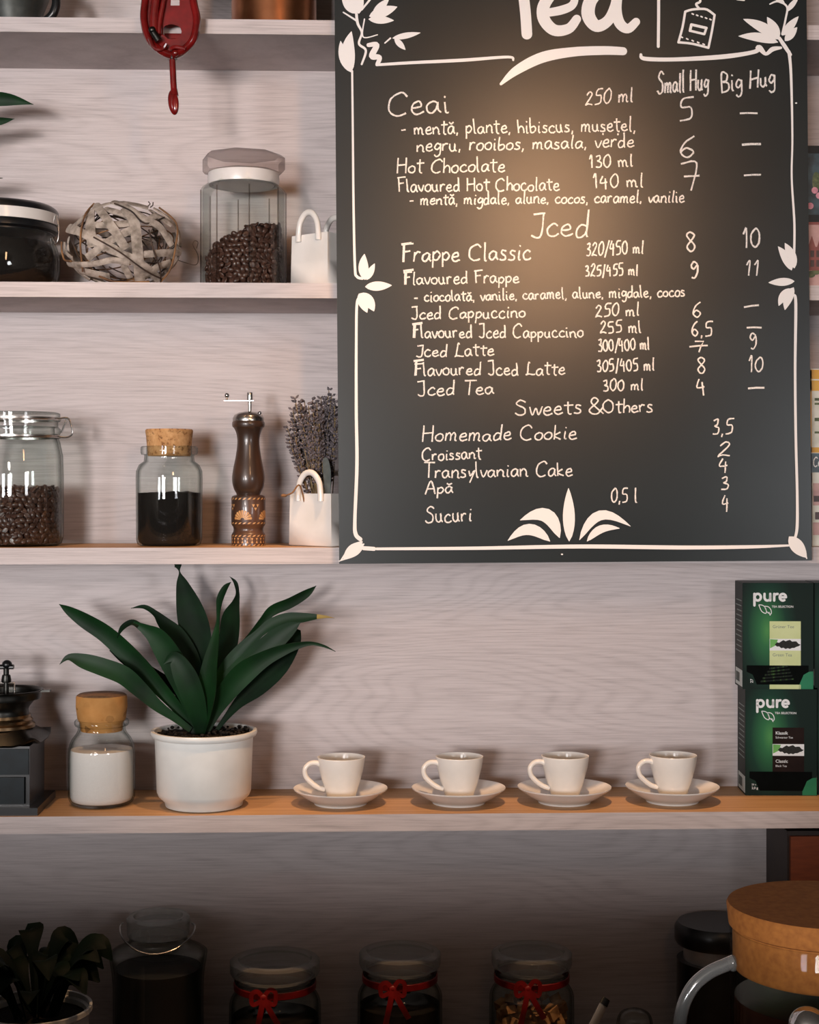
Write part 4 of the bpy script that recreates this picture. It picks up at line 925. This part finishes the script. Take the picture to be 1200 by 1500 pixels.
# potted plant
q = Px(299, -.115, Z4); s_ = q.s
t = thing('potted_plant', 'dark green broad-leaved plant in a round white pot beside the cups', 'plant', q.b)
pr = q.prof([(53, 1180), (56, 1178.5), (57.5, 1172), (66, 1164), (68.5, 1158), (71.5, 1082), (72, 1079), (76, 1077), (77.5, 1073), (77, 1069)])
MB().lathe(shell(pr, .0045), 80).bevel(.0006, 1, 35).build('pot', M['matte_white'], t, 50)
zs = q.h(1071)
b = MB(); prev = None; n = 40
for r_ in (.0645, .055, .045, .034, .022, .01):
    ring = [b.v((r_*cos(2*pi*k/n), r_*sin(2*pi*k/n), zs-.004+.005*noise.noise(Vector((r_*cos(2*pi*k/n)*160, r_*sin(2*pi*k/n)*160, 2))))) for k in range(n)]
    if prev:
        for k in range(n): b.f([prev[k], prev[(k+1) % n], ring[(k+1) % n], ring[k]])
    prev = ring
b.f(prev)
RS = random.Random(4)
for i in range(130):
    a, r_ = RS.uniform(0, 6.28), .06*sqrt(RS.random()); b.ball((r_*cos(a), r_*sin(a), zs-.002+RS.uniform(0, .003)), RS.uniform(.0015, .0035), (1, RS.uniform(.6, 1), .8), 7, 5)
b.build('soil', M['soil'], t, 60)
def lz(px, py): return 80+px*.35, 820+py*.35
LEAVES = [  # (zoom x, zoom y, width, depth), tip first
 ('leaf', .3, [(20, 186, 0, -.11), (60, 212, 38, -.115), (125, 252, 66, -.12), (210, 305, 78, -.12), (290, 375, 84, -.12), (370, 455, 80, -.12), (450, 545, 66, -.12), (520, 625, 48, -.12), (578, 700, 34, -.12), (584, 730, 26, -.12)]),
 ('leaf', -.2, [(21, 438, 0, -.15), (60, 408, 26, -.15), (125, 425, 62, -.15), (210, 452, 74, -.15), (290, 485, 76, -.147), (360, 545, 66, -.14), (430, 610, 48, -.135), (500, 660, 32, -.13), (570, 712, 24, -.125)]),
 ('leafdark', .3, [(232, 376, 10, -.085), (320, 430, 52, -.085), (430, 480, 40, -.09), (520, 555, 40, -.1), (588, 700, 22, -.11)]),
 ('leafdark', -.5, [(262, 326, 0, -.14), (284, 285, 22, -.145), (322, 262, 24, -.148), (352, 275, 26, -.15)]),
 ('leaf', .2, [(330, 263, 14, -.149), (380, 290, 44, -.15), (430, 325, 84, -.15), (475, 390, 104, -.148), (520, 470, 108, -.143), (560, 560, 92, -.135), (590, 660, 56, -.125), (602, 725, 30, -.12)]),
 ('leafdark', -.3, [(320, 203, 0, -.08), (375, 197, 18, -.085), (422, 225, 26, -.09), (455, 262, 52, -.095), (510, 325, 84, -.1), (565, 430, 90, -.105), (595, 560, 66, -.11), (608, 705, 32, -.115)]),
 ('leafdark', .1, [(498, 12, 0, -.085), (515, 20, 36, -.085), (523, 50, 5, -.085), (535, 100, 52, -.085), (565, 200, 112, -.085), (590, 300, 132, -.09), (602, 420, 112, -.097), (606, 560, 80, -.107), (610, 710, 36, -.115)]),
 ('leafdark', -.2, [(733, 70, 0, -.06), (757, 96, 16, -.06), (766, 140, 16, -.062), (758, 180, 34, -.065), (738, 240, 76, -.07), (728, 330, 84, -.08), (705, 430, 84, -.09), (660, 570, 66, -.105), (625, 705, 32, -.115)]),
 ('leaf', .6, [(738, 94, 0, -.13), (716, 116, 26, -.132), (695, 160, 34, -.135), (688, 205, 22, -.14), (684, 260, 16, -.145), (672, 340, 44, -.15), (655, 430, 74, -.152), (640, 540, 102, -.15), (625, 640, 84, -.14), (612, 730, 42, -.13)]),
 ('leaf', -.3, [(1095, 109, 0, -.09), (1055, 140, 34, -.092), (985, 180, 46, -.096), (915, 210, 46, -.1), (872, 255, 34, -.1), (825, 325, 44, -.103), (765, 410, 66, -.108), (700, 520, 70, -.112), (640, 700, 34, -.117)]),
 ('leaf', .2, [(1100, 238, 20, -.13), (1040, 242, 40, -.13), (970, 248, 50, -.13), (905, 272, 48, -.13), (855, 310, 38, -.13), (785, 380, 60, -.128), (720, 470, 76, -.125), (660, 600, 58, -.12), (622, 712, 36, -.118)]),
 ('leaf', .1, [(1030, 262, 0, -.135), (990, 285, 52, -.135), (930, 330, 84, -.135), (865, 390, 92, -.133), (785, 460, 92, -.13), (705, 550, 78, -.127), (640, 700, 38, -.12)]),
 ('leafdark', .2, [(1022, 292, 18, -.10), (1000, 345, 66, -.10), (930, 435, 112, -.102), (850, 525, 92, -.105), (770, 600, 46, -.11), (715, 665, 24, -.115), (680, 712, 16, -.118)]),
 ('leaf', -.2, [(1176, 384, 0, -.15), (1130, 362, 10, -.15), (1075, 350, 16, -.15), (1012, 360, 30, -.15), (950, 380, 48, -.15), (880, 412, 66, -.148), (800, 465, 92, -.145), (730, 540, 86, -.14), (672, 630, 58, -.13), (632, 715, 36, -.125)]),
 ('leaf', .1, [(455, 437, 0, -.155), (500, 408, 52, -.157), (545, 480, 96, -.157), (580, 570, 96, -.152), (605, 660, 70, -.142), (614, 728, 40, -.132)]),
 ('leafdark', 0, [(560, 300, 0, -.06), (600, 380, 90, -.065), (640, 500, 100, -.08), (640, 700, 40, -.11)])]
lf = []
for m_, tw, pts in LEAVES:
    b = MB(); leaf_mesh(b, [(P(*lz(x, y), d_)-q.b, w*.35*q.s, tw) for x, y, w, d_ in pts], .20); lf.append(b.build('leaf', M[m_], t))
b = MB(); leaf_mesh(b, [(P(*lz(x, y), -.13)-q.b, w*.35*q.s, .2) for x, y, w in ((1172, 244, 0), (1140, 239, 9), (1098, 238, 20))], .2); b.build('leaf_tip', M['leaftip'], lf[10])
# cups and saucers
def saucer(label, c):
    t = thing('saucer', label, 'saucer', c, 'white saucers under the espresso cups')
    p = smooth_prof([(0, .002), (.030, .002), (.034, 0), (.036, .0005), (.037, .003), (.048, .009), (.0625, .0195), (.0637, .0208), (.0625, .0215), (.048, .0135), (.034, .0085), (.024, .0082), (.0225, .0068), (0, .0068)], 3)
    MB().lathe(p, 72).build('dish', M['white'], t, 60); return t
def cup(label, c):
    t = thing('espresso_cup', label, 'cup', c, 'white espresso cups in a row')
    p = smooth_prof([(0, .0015), (.016, .0015), (.0175, 0), (.0190, .0006), (.0198, .004), (.0225, .013), (.0268, .027), (.0305, .042), (.0325, .0555), (.0322, .0566), (.0312, .0560), (.0292, .044), (.0255, .029), (.0205, .014), (.015, .007), (0, .006)], 4)
    MB().lathe(p, 72).build('bowl', M['white'], t, 60)
    b = MB(); pts = crom([(-.0275, -.006, .0470), (-.034, -.007, .0500), (-.0425, -.0075, .0490), (-.0490, -.008, .0420), (-.0480, -.008, .0320), (-.0400, -.0072, .0230), (-.0310, -.006, .0165), (-.0225, -.005, .0135)], 6)
    b.tube(pts, .0034, 14, flat=1.25, flatdir=(0, 1, 0)); b.build('handle', M['white'], t); return t
for i, (cx, lab) in enumerate(((499, 'beside the white plant pot'), (672, 'second counting from the plant pot'), (827, 'third counting from the plant pot'), (985, 'nearest the green tea boxes'))):
    c = base(cx, -.108, Z4); saucer('white saucer under the cup '+lab, c)
    c2 = base(cx+1, -.108, Z4+.0070); cup('white espresso cup, '+lab, c2)
# green tea boxes
M['boxgreen'], n_, l_ = nt('dark_green_carton_print')
bb = bsdf(n_, l_, .45, 0, .15); tc = n_.new('ShaderNodeTexCoord'); mp = n_.new('ShaderNodeMapping'); mp.inputs['Location'].default_value = (.75, 0, -.62); mp.inputs['Rotation'].default_value = (0, -.5, 0); mp.inputs['Scale'].default_value = (24, 0, 11)
gr = n_.new('ShaderNodeTexGradient'); gr.gradient_type = 'SPHERICAL'; l_.new(tc.outputs['Object'], mp.inputs[0]); l_.new(mp.outputs[0], gr.inputs[0])
rp = ramp(n_, l_, gr.outputs[0], [(0, '#0e1f19'), (.35, '#15382a'), (.75, '#2f6a41'), (1, '#4c8a4c')]); l_.new(rp.outputs[0], bb.inputs['Base Color'])
M['boxside'] = solid('dark_green_carton_side', '#121c1a', '#182421', .5, 0, 40, .15); M['boxdark'] = solid('black_box_opening', '#030504', '#060908', .7, 0, 40, .05)
M['lime'] = solid('pale_lime_print', '#c3cb8e', '#ccd39a', .5); M['brownlab'] = solid('dark_brown_label', '#1c1210', '#241815', .6, 0, 40, .08)
M['emerald'] = solid('emerald_print', '#0f6a45', '#14774e', .35); M['midgreen'] = solid('bright_green_leaf_print', '#5aa048', '#7cb85c', .5); M['heap'] = solid('black_tea_heap_print', '#0e0e0e', '#26261f', .8, 0, 700)
M['sachet'] = solid('green_black_foil', '#0a0f0a', '#3a5a2a', .25, 0, 60, .5, 0, 0, .5, .75, (4, 1, 1)); M['silver'] = solid('pale_grey_print', '#b8c0bc', None, .5); M['greyprint'] = solid('small_grey_print', '#6d7a76', None, .5)
def tea_box(name, label, fl, fr, ptop, pbot, zb, kind, full=True, yaw=.07, yf=-.072, dep=.062):
    A = P(fl, 720, yf); Bp = P(fr, 720, yf); w = (Bp-A).length; h = P(fl, ptop, yf).z-zb
    cx_ = A.lerp(Bp, .5); ctr = Vector((cx_.x+dep/2*sin(yaw), yf+dep/2, zb))
    t = thing(name, label, 'tea box', ctr, 'dark green tea boxes', -yaw*0)
    t.rotation_euler = (0, 0, -yaw)
    X = lambda u: -w/2+u*w; Z = lambda v: h*(1-v); y = -dep/2      # u, v: fractions across and down the front
    MB().box(-w/2, w/2, y, dep/2, 0, h).bevel(.0006, 1).build('carton', M['boxgreen'], t)
    b = MB(); b.box(-w/2-.0003, -w/2, y+.001, dep/2-.001, .001, h-.001); b.build('side_print', M['boxside'], t)
    b = MB(); b.box(-w/2-.0006, -w/2-.0003, y+.002, dep/2-.008, .003, .026); b.build('barcode_label', M['silver'], t)
    b = MB()
    for i in range(7): b.box(-w/2-.0009, -w/2-.0006, y+.022+i*.0042, y+.0228+i*.0042+.0005*(i % 3), .008, .021)
    b.build('barcode', M['boxdark'], t)
    b = MB()
    for i in range(11): b.box(-w/2-.0006, -w/2-.0003, y+.008, dep/2-.010-.004*(i % 3), h*.34+i*.0072, h*.34+i*.0072+.0015)
    b.build('small_print', M['greyprint'], t)
    if kind is None: return t, w, h
    def fp(px, py): return Vector((px, y-.0006, py))
    # 'pure' in rounded bold strokes
    b = MB(); xh = h*.062; lw = .0034; zbase = Z(.165)
    def bold(path): b.ribbon([fp(*p) for p in (crom(path, 5) if len(path) > 2 else crom(path, 3))], lw, NB, True)
    ux = X(.165); adv = w*.172
    bold([(ux, zbase+xh), (ux, zbase-xh*.75)])
    def ring(cx, a0, a1): return [(cx+xh*.46*cos(radians(a)), zbase+xh*.5+xh*.5*sin(radians(a))) for a in range(a0, a1+1, 20)]
    bold(ring(ux+xh*.50, -180, 180)); x2 = ux+xh*1.52
    bold([(x2, zbase+xh), (x2, zbase+xh*.4), (x2+xh*.2, zbase+xh*.06), (x2+xh*.5, zbase), (x2+xh*.78, zbase+xh*.15), (x2+xh*.86, zbase+xh*.5), (x2+xh*.86, zbase+xh)]); bold([(x2+xh*.86, zbase+xh), (x2+xh*.86, zbase)])
    x3 = x2+xh*1.45; bold([(x3, zbase+xh), (x3, zbase)]); bold([(x3, zbase+xh*.55), (x3+xh*.15, zbase+xh*.9), (x3+xh*.52, zbase+xh)])
    x4 = x3+xh*1.3; bold([(x4-xh*.42, zbase+xh*.5), (x4+xh*.42, zbase+xh*.5)]); bold(ring(x4, 0, 300)); b.build('brand_lettering', M['w'], t, recalc=False)
    b = MB()
    for ox, oz, k in ((.0, 0, 1), (.008, -.002, .9)):
        l0 = Vector((ux+.006+ox, 0, zbase-.006+oz)); b.ribbon([fp(l0.x+a*k, l0.z-c*k) for a, c in crom([(0, 0), (.006, .001), (.010, .006), (.010, .012), (.004, .009), (0, 0)], 4)], .0011, NB)
    b.ribbon([fp(ux+.020, zbase-.016), fp(ux+.022, zbase-.021)], .0012, NB); b.build('leaf_emblem', M['w'], t, recalc=False)
    put_text('TEA SELECTION', .0042, (X(.41), y-.0006, Z(.232)), M['w'], t, 'tagline', .01, 1.0)
    lx0, lx1 = X(.38), X(.82); top = Z(.36); bot = Z(.79) if kind == 'green' else Z(.775)
    lab = M['lime'] if kind == 'green' else M['brownlab']; b = MB(); flat(b, lx0, lx1, bot, top, y-.0001)
    if kind == 'green': flat(b, lx0, lx1, .0005, Z(.955), y-.0001)
    b.build('label', lab, t)
    b = MB(); pz0, pz1 = (Z(.635), Z(.525)) if kind == 'green' else (Z(.625), Z(.515)); flat(b, lx0, lx1, pz0, pz1, y-.0003); b.build('picture_strip', M['w'], t)
    b = MB(); hc = (pz0+pz1)/2; xm = lx0+(lx1-lx0)*.58
    b.poly([(xm+(-.018+.036*i/12), y-.0008, hc+(.006*sin(pi*i/12)**.7)+.0012*sin(i*2.1)) for i in range(13)]+[(xm+(.018-.036*i/12), y-.0008, hc-.0055*sin(pi*i/12)**.8-.0008*sin(i*3)) for i in range(1, 12)]); b.build('tea_heap_print', M['heap'], t)
    b = MB(); xl = lx0+.0005
    b.poly([(xl, y-.0007, pz1-.0005), (xl+.011, y-.0007, pz1-.001), (xl+.008, y-.0007, hc-.001), (xl, y-.0007, pz0+.003)]); b.build('leaf_print', M['midgreen'], t)
    ink = M['greyprint'] if kind == 'green' else M['w']; l1, l2, l3, l4 = ('Grüner Tee', 'Thé vert', 'Green Tea', 'with jasmine') if kind == 'green' else ('Klassik', 'Schwarzer Tee', 'Classic', 'Black Tea')
    put_text(l1, .0062, (lx0+.004, y-.0004, Z(.425)), ink, t, 'label_lettering', .012 if kind != 'green' else 0)
    if kind != 'green': put_text(l2, .0040, (lx0+.004, y-.0004, Z(.462)), ink, t, 'label_lettering')
    put_text(l3, .0062, (lx0+.004, y-.0004, Z(.690)), ink, t, 'label_lettering', .012 if kind != 'green' else 0)
    if kind != 'green': put_text(l4, .0040, (lx0+.004, y-.0004, Z(.73)), ink, t, 'label_lettering')
    # torn dispenser opening
    b = MB(); z1, z0 = Z(.775), Z(.955); pl = [(X(.055), z1), (X(.93), z1), (X(.93), z1-.009), (X(.86), z1-.013), (X(.80), z0), (X(.20), z0), (X(.14), z1-.013), (X(.055), z1-.009)]
    b.poly([(p, y-.0006, r_) for p, r_ in pl]); b.build('dispenser_opening', M['boxdark'], t)
    b = MB()
    for i in range(5):
        zz_ = z0+.003+i*.0045; b.poly([(X(.25)+.003*i, y-.0009, zz_), (X(.72)-.002*i, y-.0009, zz_+.004), (X(.72)-.002*i, y-.0009, zz_+.006), (X(.25)+.003*i, y-.0009, zz_+.0026)])
    if kind == 'green': b.build('sachets', M['sachet'], t)
    else: b.bm.free()
    b = MB(); cx1 = X(1)-.0004; b.poly([(cx1, y-.0004, .0006), (cx1, y-.0004, Z(.83))]+[(cx1-w*.20*sin(pi/2*i/8), y-.0004, Z(.83)-(Z(.83)-Z(.92))*(1-cos(pi/2*i/8))) for i in range(1, 9)]+[(cx1-w*.20, y-.0004, .0006)])
    b.build('corner_print', M['emerald'], t)
    put_text('20 x', .0036, (X(.085), y-.0006, Z(.905)), M['w'], t, 'weight_lettering') if kind != 'green' else None
    put_text('2,0 g', .0046, (X(.085), y-.0006, Z(.94)), M['w'], t, 'weight_lettering', .015) if kind != 'green' else put_text('27', .0055, (X(.145), y-.0006, Z(.94)), M['w'], t, 'weight_lettering', .01, vert=True)
    return t, w, h
_, w1, h1 = tea_box('tea_box', 'dark green tea box with brown label, standing under the lime-labelled box', 1093, 1196, 1010, 1165, Z4, 'classic')
tea_box('tea_box', 'dark green tea box with pale lime label, on top of the brown-labelled box', 1089, 1191, 854, 1009, Z4+h1, 'green')
t3, w3, h3 = tea_box('tea_box', 'dark green tea box cut off by the right edge, lower of its stack', 1199, 1301, 1008, 1165, Z4, None)
tea_box('tea_box', 'dark green tea box cut off by the right edge, upper of its stack', 1194.5, 1296, 854, 1008, Z4+h3, None)
# ------------------------------------------------------------------ under the cup shelf
q = Px(52, -.24, ZC); s_ = q.s
t = thing('potted_plant', 'dark bushy plant in a white pot at the lower left corner', 'plant', q.b)
zr_ = q.h(1474); MB().lathe(shell([(.055, 0), (.06, .004), (78*s_, zr_-.008), (82*s_, zr_-.006), (82*s_, zr_)], .004), 64).build('pot', M['matte_white'], t)
MB().lathe([(0, zr_-.03), (72*s_, zr_-.03), (73*s_, zr_-.014), (0, zr_-.010)], 40).build('soil', M['soil'], t)
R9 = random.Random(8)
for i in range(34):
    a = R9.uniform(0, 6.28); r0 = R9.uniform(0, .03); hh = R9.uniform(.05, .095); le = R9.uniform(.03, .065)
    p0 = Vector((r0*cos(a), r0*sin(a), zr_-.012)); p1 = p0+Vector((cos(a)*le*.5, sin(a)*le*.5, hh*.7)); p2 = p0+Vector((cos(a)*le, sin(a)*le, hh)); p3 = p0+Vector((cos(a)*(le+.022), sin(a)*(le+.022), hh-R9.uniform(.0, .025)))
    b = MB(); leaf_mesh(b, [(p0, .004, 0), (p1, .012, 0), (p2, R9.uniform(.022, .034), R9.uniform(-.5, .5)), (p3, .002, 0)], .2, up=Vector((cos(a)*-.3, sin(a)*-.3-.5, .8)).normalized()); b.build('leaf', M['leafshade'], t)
# wire-bail bottle
q = Px(232, -.078, ZC); s_ = q.s
t = thing('bail_bottle', 'wide dark glass bottle with glass lid and wire bail under the cup shelf', 'bottle', q.b)
pr = smooth_prof([(.055, 0), (.06, .003), (.062, .02), (66*s_, q.h(1440)), (71*s_, q.h(1400)), (70*s_, q.h(1394)), (60*s_, q.h(1388)), (46*s_, q.h(1382)), (42*s_, q.h(1374)), (43*s_, q.h(1370))], 4)
MB().lathe(shell(pr, .003), 64).build('body', M['glass2'], t, 60)
ld = MB().lathe([(0, q.h(1371)), (40*s_, q.h(1371)), (45*s_, q.h(1368)), (46*s_, q.h(1352)), (46*s_, q.h(1344)), (42*s_, q.h(1340)), (36*s_, q.h(1341)), (34*s_, q.h(1348)), (0, q.h(1349))], 56).build('lid', M['lidclear'], t, 40)
b = MB(); b.tube([q.loc(x, y, dy) for x, y, dy in crom([(180, 1352, 0), (176, 1358, -.01), (180, 1375, -.035), (200, 1392, -.052), (226, 1398, -.058), (255, 1391, -.052), (278, 1374, -.035), (286, 1358, -.01), (281, 1352, 0)], 6)], .0013, 8)
b.build('wire_bail', M['steel'], t)
q2 = MB().lathe([(0, .004), (.056, .004), (.058, .02), (61*s_, q.h(1440)), (62*s_, q.h(1416)), (0, q.h(1414))], 56).build('dark_syrup', M['blackmatte']); q2.location = q.b; tag(q2, 'dark contents filling the wire-bail bottle', 'syrup')
# three jars with red ribbons
def ribbon_jar(cx, y, lid_hw, lid_py, neck_hw, body_hw, label, fillpy=None, fm=None, fl=None, fc=None):
    q = Px(cx, y, ZC); s_ = q.s; t = thing('ribbon_jar', label, 'jar', q.b, 'glass jars tied with red ribbon'); l = lid_py
    pr = smooth_prof([(body_hw*.85*s_, 0), (body_hw*.97*s_, .004), (body_hw*s_, .02), (body_hw*s_, q.h(l+75)), (body_hw*.98*s_, q.h(l+60)), (neck_hw*s_, q.h(l+45)), (neck_hw*s_, q.h(l+32)), ((neck_hw+2)*s_, q.h(l+29))], 4)
    MB().lathe(shell(pr, .003), 64).build('body', M['glass2'], t, 60)
    ld = MB().lathe([(0, q.h(l+27)), ((neck_hw-4)*s_, q.h(l+27)), ((neck_hw-3)*s_, q.h(l+22)), (lid_hw*.97*s_, q.h(l+21)), (lid_hw*s_, q.h(l+17)), (lid_hw*s_, q.h(l+3)), (lid_hw*.95*s_, q.h(l)), (lid_hw*.82*s_, q.h(l-1)), (lid_hw*.78*s_, q.h(l+3)), (0, q.h(l+4))], 64).build('lid', M['lidclear'], t, 40)
    b = MB(); r = (neck_hw+1)*s_; zc_ = q.h(l+38)
    b.lathe([(r, zc_-.005), (r+.0012, zc_-.004), (r+.0014, zc_+.004), (r, zc_+.005)], 48, closed=True); rb = b.build('ribbon', M['redribbon'], t)
    b = MB(); k0 = Vector((-.10*lid_hw*s_*2, -sqrt(max(0, r*r-(.2*lid_hw*s_)**2))-.003, zc_)); b.ball(k0, .006, (1, .6, .9))
    for sx_, dz in ((-1, .004), (1, .006)):
        b.ribbon([k0+Vector((sx_*a, -.002, c)) for a, c in crom([(0, 0), (.008, .005+dz), (.016, .001+dz), (.015, -.008), (.007, -.006), (0, 0)], 5)], .006, (0, -1, .15))
    for sx_, L_ in ((-.2, .052), (.55, .040)):
        b.ribbon([k0+Vector((sx_*a, -.003-.002*sin(a*90), -a)) for a in [L_*i/8 for i in range(9)]], .0075, (0, -1, 0))
    b.build('bow', M['redribbon'], rb, recalc=False)
    if fillpy:
        o = MB().lathe([(0, .004), (body_hw*.9*s_, .005), (body_hw*.94*s_, .02), (body_hw*.94*s_, q.h(fillpy)), (body_hw*.6*s_, q.h(fillpy-4)), (0, q.h(fillpy-3))], 48).build(fl[0], fm); o.location = q.b; tag(o, fl[1], fc, None, 'stuff')
    return t, q
ribbon_jar(403, -.072, 66, 1404, 58, 67, 'glass jar with red ribbon, nearest the wire-bail bottle', 1488, M['grounds'], ('loose_tea', 'dark loose tea in the red-ribboned jar nearest the wire-bail bottle'), 'loose tea')
ribbon_jar(586, -.072, 60, 1393, 53, 62, 'glass jar with red ribbon and dark contents, middle of the three ribboned jars', 1470, M['grounds'], ('loose_tea', 'dark loose tea in the middle one of the three red-ribboned jars'), 'loose tea')
t, q = ribbon_jar(779, -.072, 59, 1393, 53, 62, 'glass jar with red ribbon, full of tan chunks')
Rc = random.Random(12); first = None
for lay in range(7):
    for i in range(13):
        a = 2*pi*(i+.5*(lay % 2))/13; r_ = .040 if i else .0
        x, y = .041*cos(a), .041*sin(a)
        if y > .022: continue
        z = q.h(1472)-.000-.0135*lay+Rc.uniform(-.003, .003)
        if z < .012: continue
        if first is None:
            b = MB(); b.box(-.0065, .0065, -.0065, .0065, -.0065, .0065)
            for v in b.bm.verts: v.co *= Rc.uniform(.8, 1.15)
            b.bevel(.0016, 2); first = b.build('tan_chunk', M['chunk']); o = first
        else: o = first.copy(); COL.objects.link(o)
        o.location = q.b+Vector((x, y, z)); o.rotation_euler = (Rc.uniform(0, 3), Rc.uniform(0, 3), Rc.uniform(0, 3)); o.scale = [Rc.uniform(.8, 1.25)]*3
        tag(o, 'small rough tan chunk inside the right-hand red-ribboned jar', 'chunk', 'tan chunks in the ribboned jar')
for i in range(16):
    a = Rc.uniform(0, 6.28); r_ = .034*sqrt(Rc.random()); o = first.copy(); COL.objects.link(o); o.location = q.b+Vector((r_*cos(a), r_*sin(a), q.h(1466)+Rc.uniform(-.004, .006))); o.rotation_euler = (Rc.uniform(0, 3), Rc.uniform(0, 3), Rc.uniform(0, 3))
    tag(o, 'small rough tan chunk inside the right-hand red-ribboned jar', 'chunk', 'tan chunks in the ribboned jar')
b = MB(); b.lathe([(0, .003), (.036, .003), (.036, q.h(1480)), (0, q.h(1474))], 32)
o = b.build('tan_chunks', M['chunk']); o.location = q.b; tag(o, 'tan chunks heaped in the heart of the right-hand ribboned jar', 'chunks', None, 'stuff')
# canister with chrome band
q = Px(1052, -.075, ZC); s_ = q.s
t = thing('lidded_canister', 'black canister with a chrome band behind the cork-lidded glass jug', 'canister', q.b)
MB().lathe(smooth_prof([(0, 0), (.054, 0), (.057, .004), (.057, q.h(1404)), (0, q.h(1404))], 1), 56).bevel(.001).build('body', M['black'], t)
MB().lathe([(0, q.h(1404)), (50*s_, q.h(1404)), (50*s_, q.h(1381)), (0, q.h(1381))], 56).build('chrome_band', M['satin'], t)
MB().lathe([(0, q.h(1381)), (60*s_, q.h(1381)), (63*s_, q.h(1376)), (63*s_, q.h(1358)), (58*s_, q.h(1350)), (0, q.h(1348))], 56).build('lid', M['black'], t)
# reddish cabinet standing on the counter at the right
A = P(1155, 720, -.12); zt = P(1155, 1225, -.12).z
t = thing('wooden_cabinet', 'small dark wooden cabinet with reddish front under the right end of the cup shelf', 'cabinet', (A.x+.12, -.06, ZC))
MB().box(-.12, .12, -.055, .055, 0, zt-ZC+.006).bevel(.001).build('carcass', M['darkwood'], t)
MB().box(-.117, .118, -.062, -.055, .004, zt-ZC).bevel(.001).build('front_panel', M['redwood'], t)
MB().lathe([(0, 0), (.008, 0), (.010, .006), (.006, .010), (0, .011)], 20).build('knob', M['brass'], t).matrix_local = Matrix.Translation((.09, -.062, .16)) @ Matrix.Rotation(pi/2, 4, 'X')
# ------------------------------------------------------------------ on the bar in front
YJ = -1.0; q = Px(1207, YJ, ZB); s_ = q.s
t = thing('glass_jug', 'big glass jug with a thick cork lid and glass handle, close up at lower right', 'jug', q.b)
rg = 135*s_; pr = [(rg-.006, 0), (rg-.001, .004), (rg, .010), (rg, q.h(1363)), (rg-.0004, q.h(1361))]
MB().lathe(shell(pr, .0026, .005), 96).build('body', M['jugglass'], t, 50)
MB().lathe([(0, q.h(1420)), (129*s_, q.h(1420)), (131*s_, q.h(1416)), (131.5*s_, q.h(1359)), (137*s_, q.h(1356)), (140*s_, q.h(1328)), (138*s_, q.h(1324)), (0, q.h(1323))], 96).build('cork_lid', M['corklid'], t, 40)
b = MB(); pts = crom([(1076, 1408), (1062, 1414), (1040, 1424), (1018, 1442), (1003, 1468), (996, 1500), (996, 1540), (1006, 1590), (1030, 1640), (1074, 1650)], 6)
b.tube([q.loc(x, y) for x, y in pts], 9.5*s_, 20, flat=1.15, flatdir=(0, 1, 0)); hd = b.build('handle', M['handleglass'], t)
b = MB(); b.tube([q.loc(x, y) for x, y in pts[2:-2]], 4.0*s_, 12); b.build('handle_hollow', M['glass2'], hd)
b = MB(); b.ball(q.loc(1074, 1411), 12*s_, (.7, .8, 1)); b.build('handle_joint', M['handleglass'], t)
o = MB().lathe([(0, .006), (rg-.006, .006), (rg-.0036, .012), (rg-.0036, q.h(1462)), (0, q.h(1462))], 80).build('brewed_tea', M['tea']); o.location = q.b; tag(o, 'dark red-brown tea in the lower part of the cork-lidded glass jug', 'tea', None, 'stuff')
# small things at the lower edge
q = Px(1186, YJ+.0, ZB)
yb_ = -1.09; c = P(1184, 1504, yb_)
t = thing('tea_infuser', 'round polished metal tea ball standing in front of the glass jug', 'tea infuser', (c.x, c.y, ZB))
k_ = S(1184, yb_); hz = c.z-ZB
b = MB(); b.ball((0, 0, hz), 29*k_, (1, 1, 1), 32, 20); b.build('ball', M['chrome'], t)
b = MB(); b.lathe([(0, 0), (.014, 0), (.014, .003), (.003, .006), (.003, hz-27*k_)], 24); b.build('stand', M['chrome'], t)
q = Px(930, -.20, ZC); zt = q.h(1478)
t = thing('glass_cloche', 'small domed glass lid just showing at the lower edge, left of the jug', 'glass dome', q.b)
s_ = q.s; r = 27*s_
MB().lathe(shell(smooth_prof([(r, 0), (r, zt*.6), (r*.98, zt-.018), (r*.8, zt-.006), (r*.4, zt-.001), (.002, zt)], 4), .002), 48).build('dome', M['glass2'], t, 60)
y_ = -.26; p0, p1 = P(886, 1468, y_), P(860, 1520, y_-.02); f0 = Vector((p1.x-.03, y_-.04, ZC))
t = thing('serving_tongs', 'shiny metal handle with black end sticking up between ribboned jar and jug', 'tongs', f0)
b = MB(); b.tube([Vector((0, 0, .001)), p1-f0, p0-f0], [.006, .0062, .0062], 10, flat=.3, flatdir=(.5, -1, .3)); b.build('shaft', M['satin'], t)
b = MB(); d_ = (p0-p1).normalized(); b.tube([p0-f0-d_*.004, p0-f0+d_*.005], [.0066, .0060], 12, flat=.45, flatdir=(.5, -1, .3)); b.build('end_cap', M['black'], t)
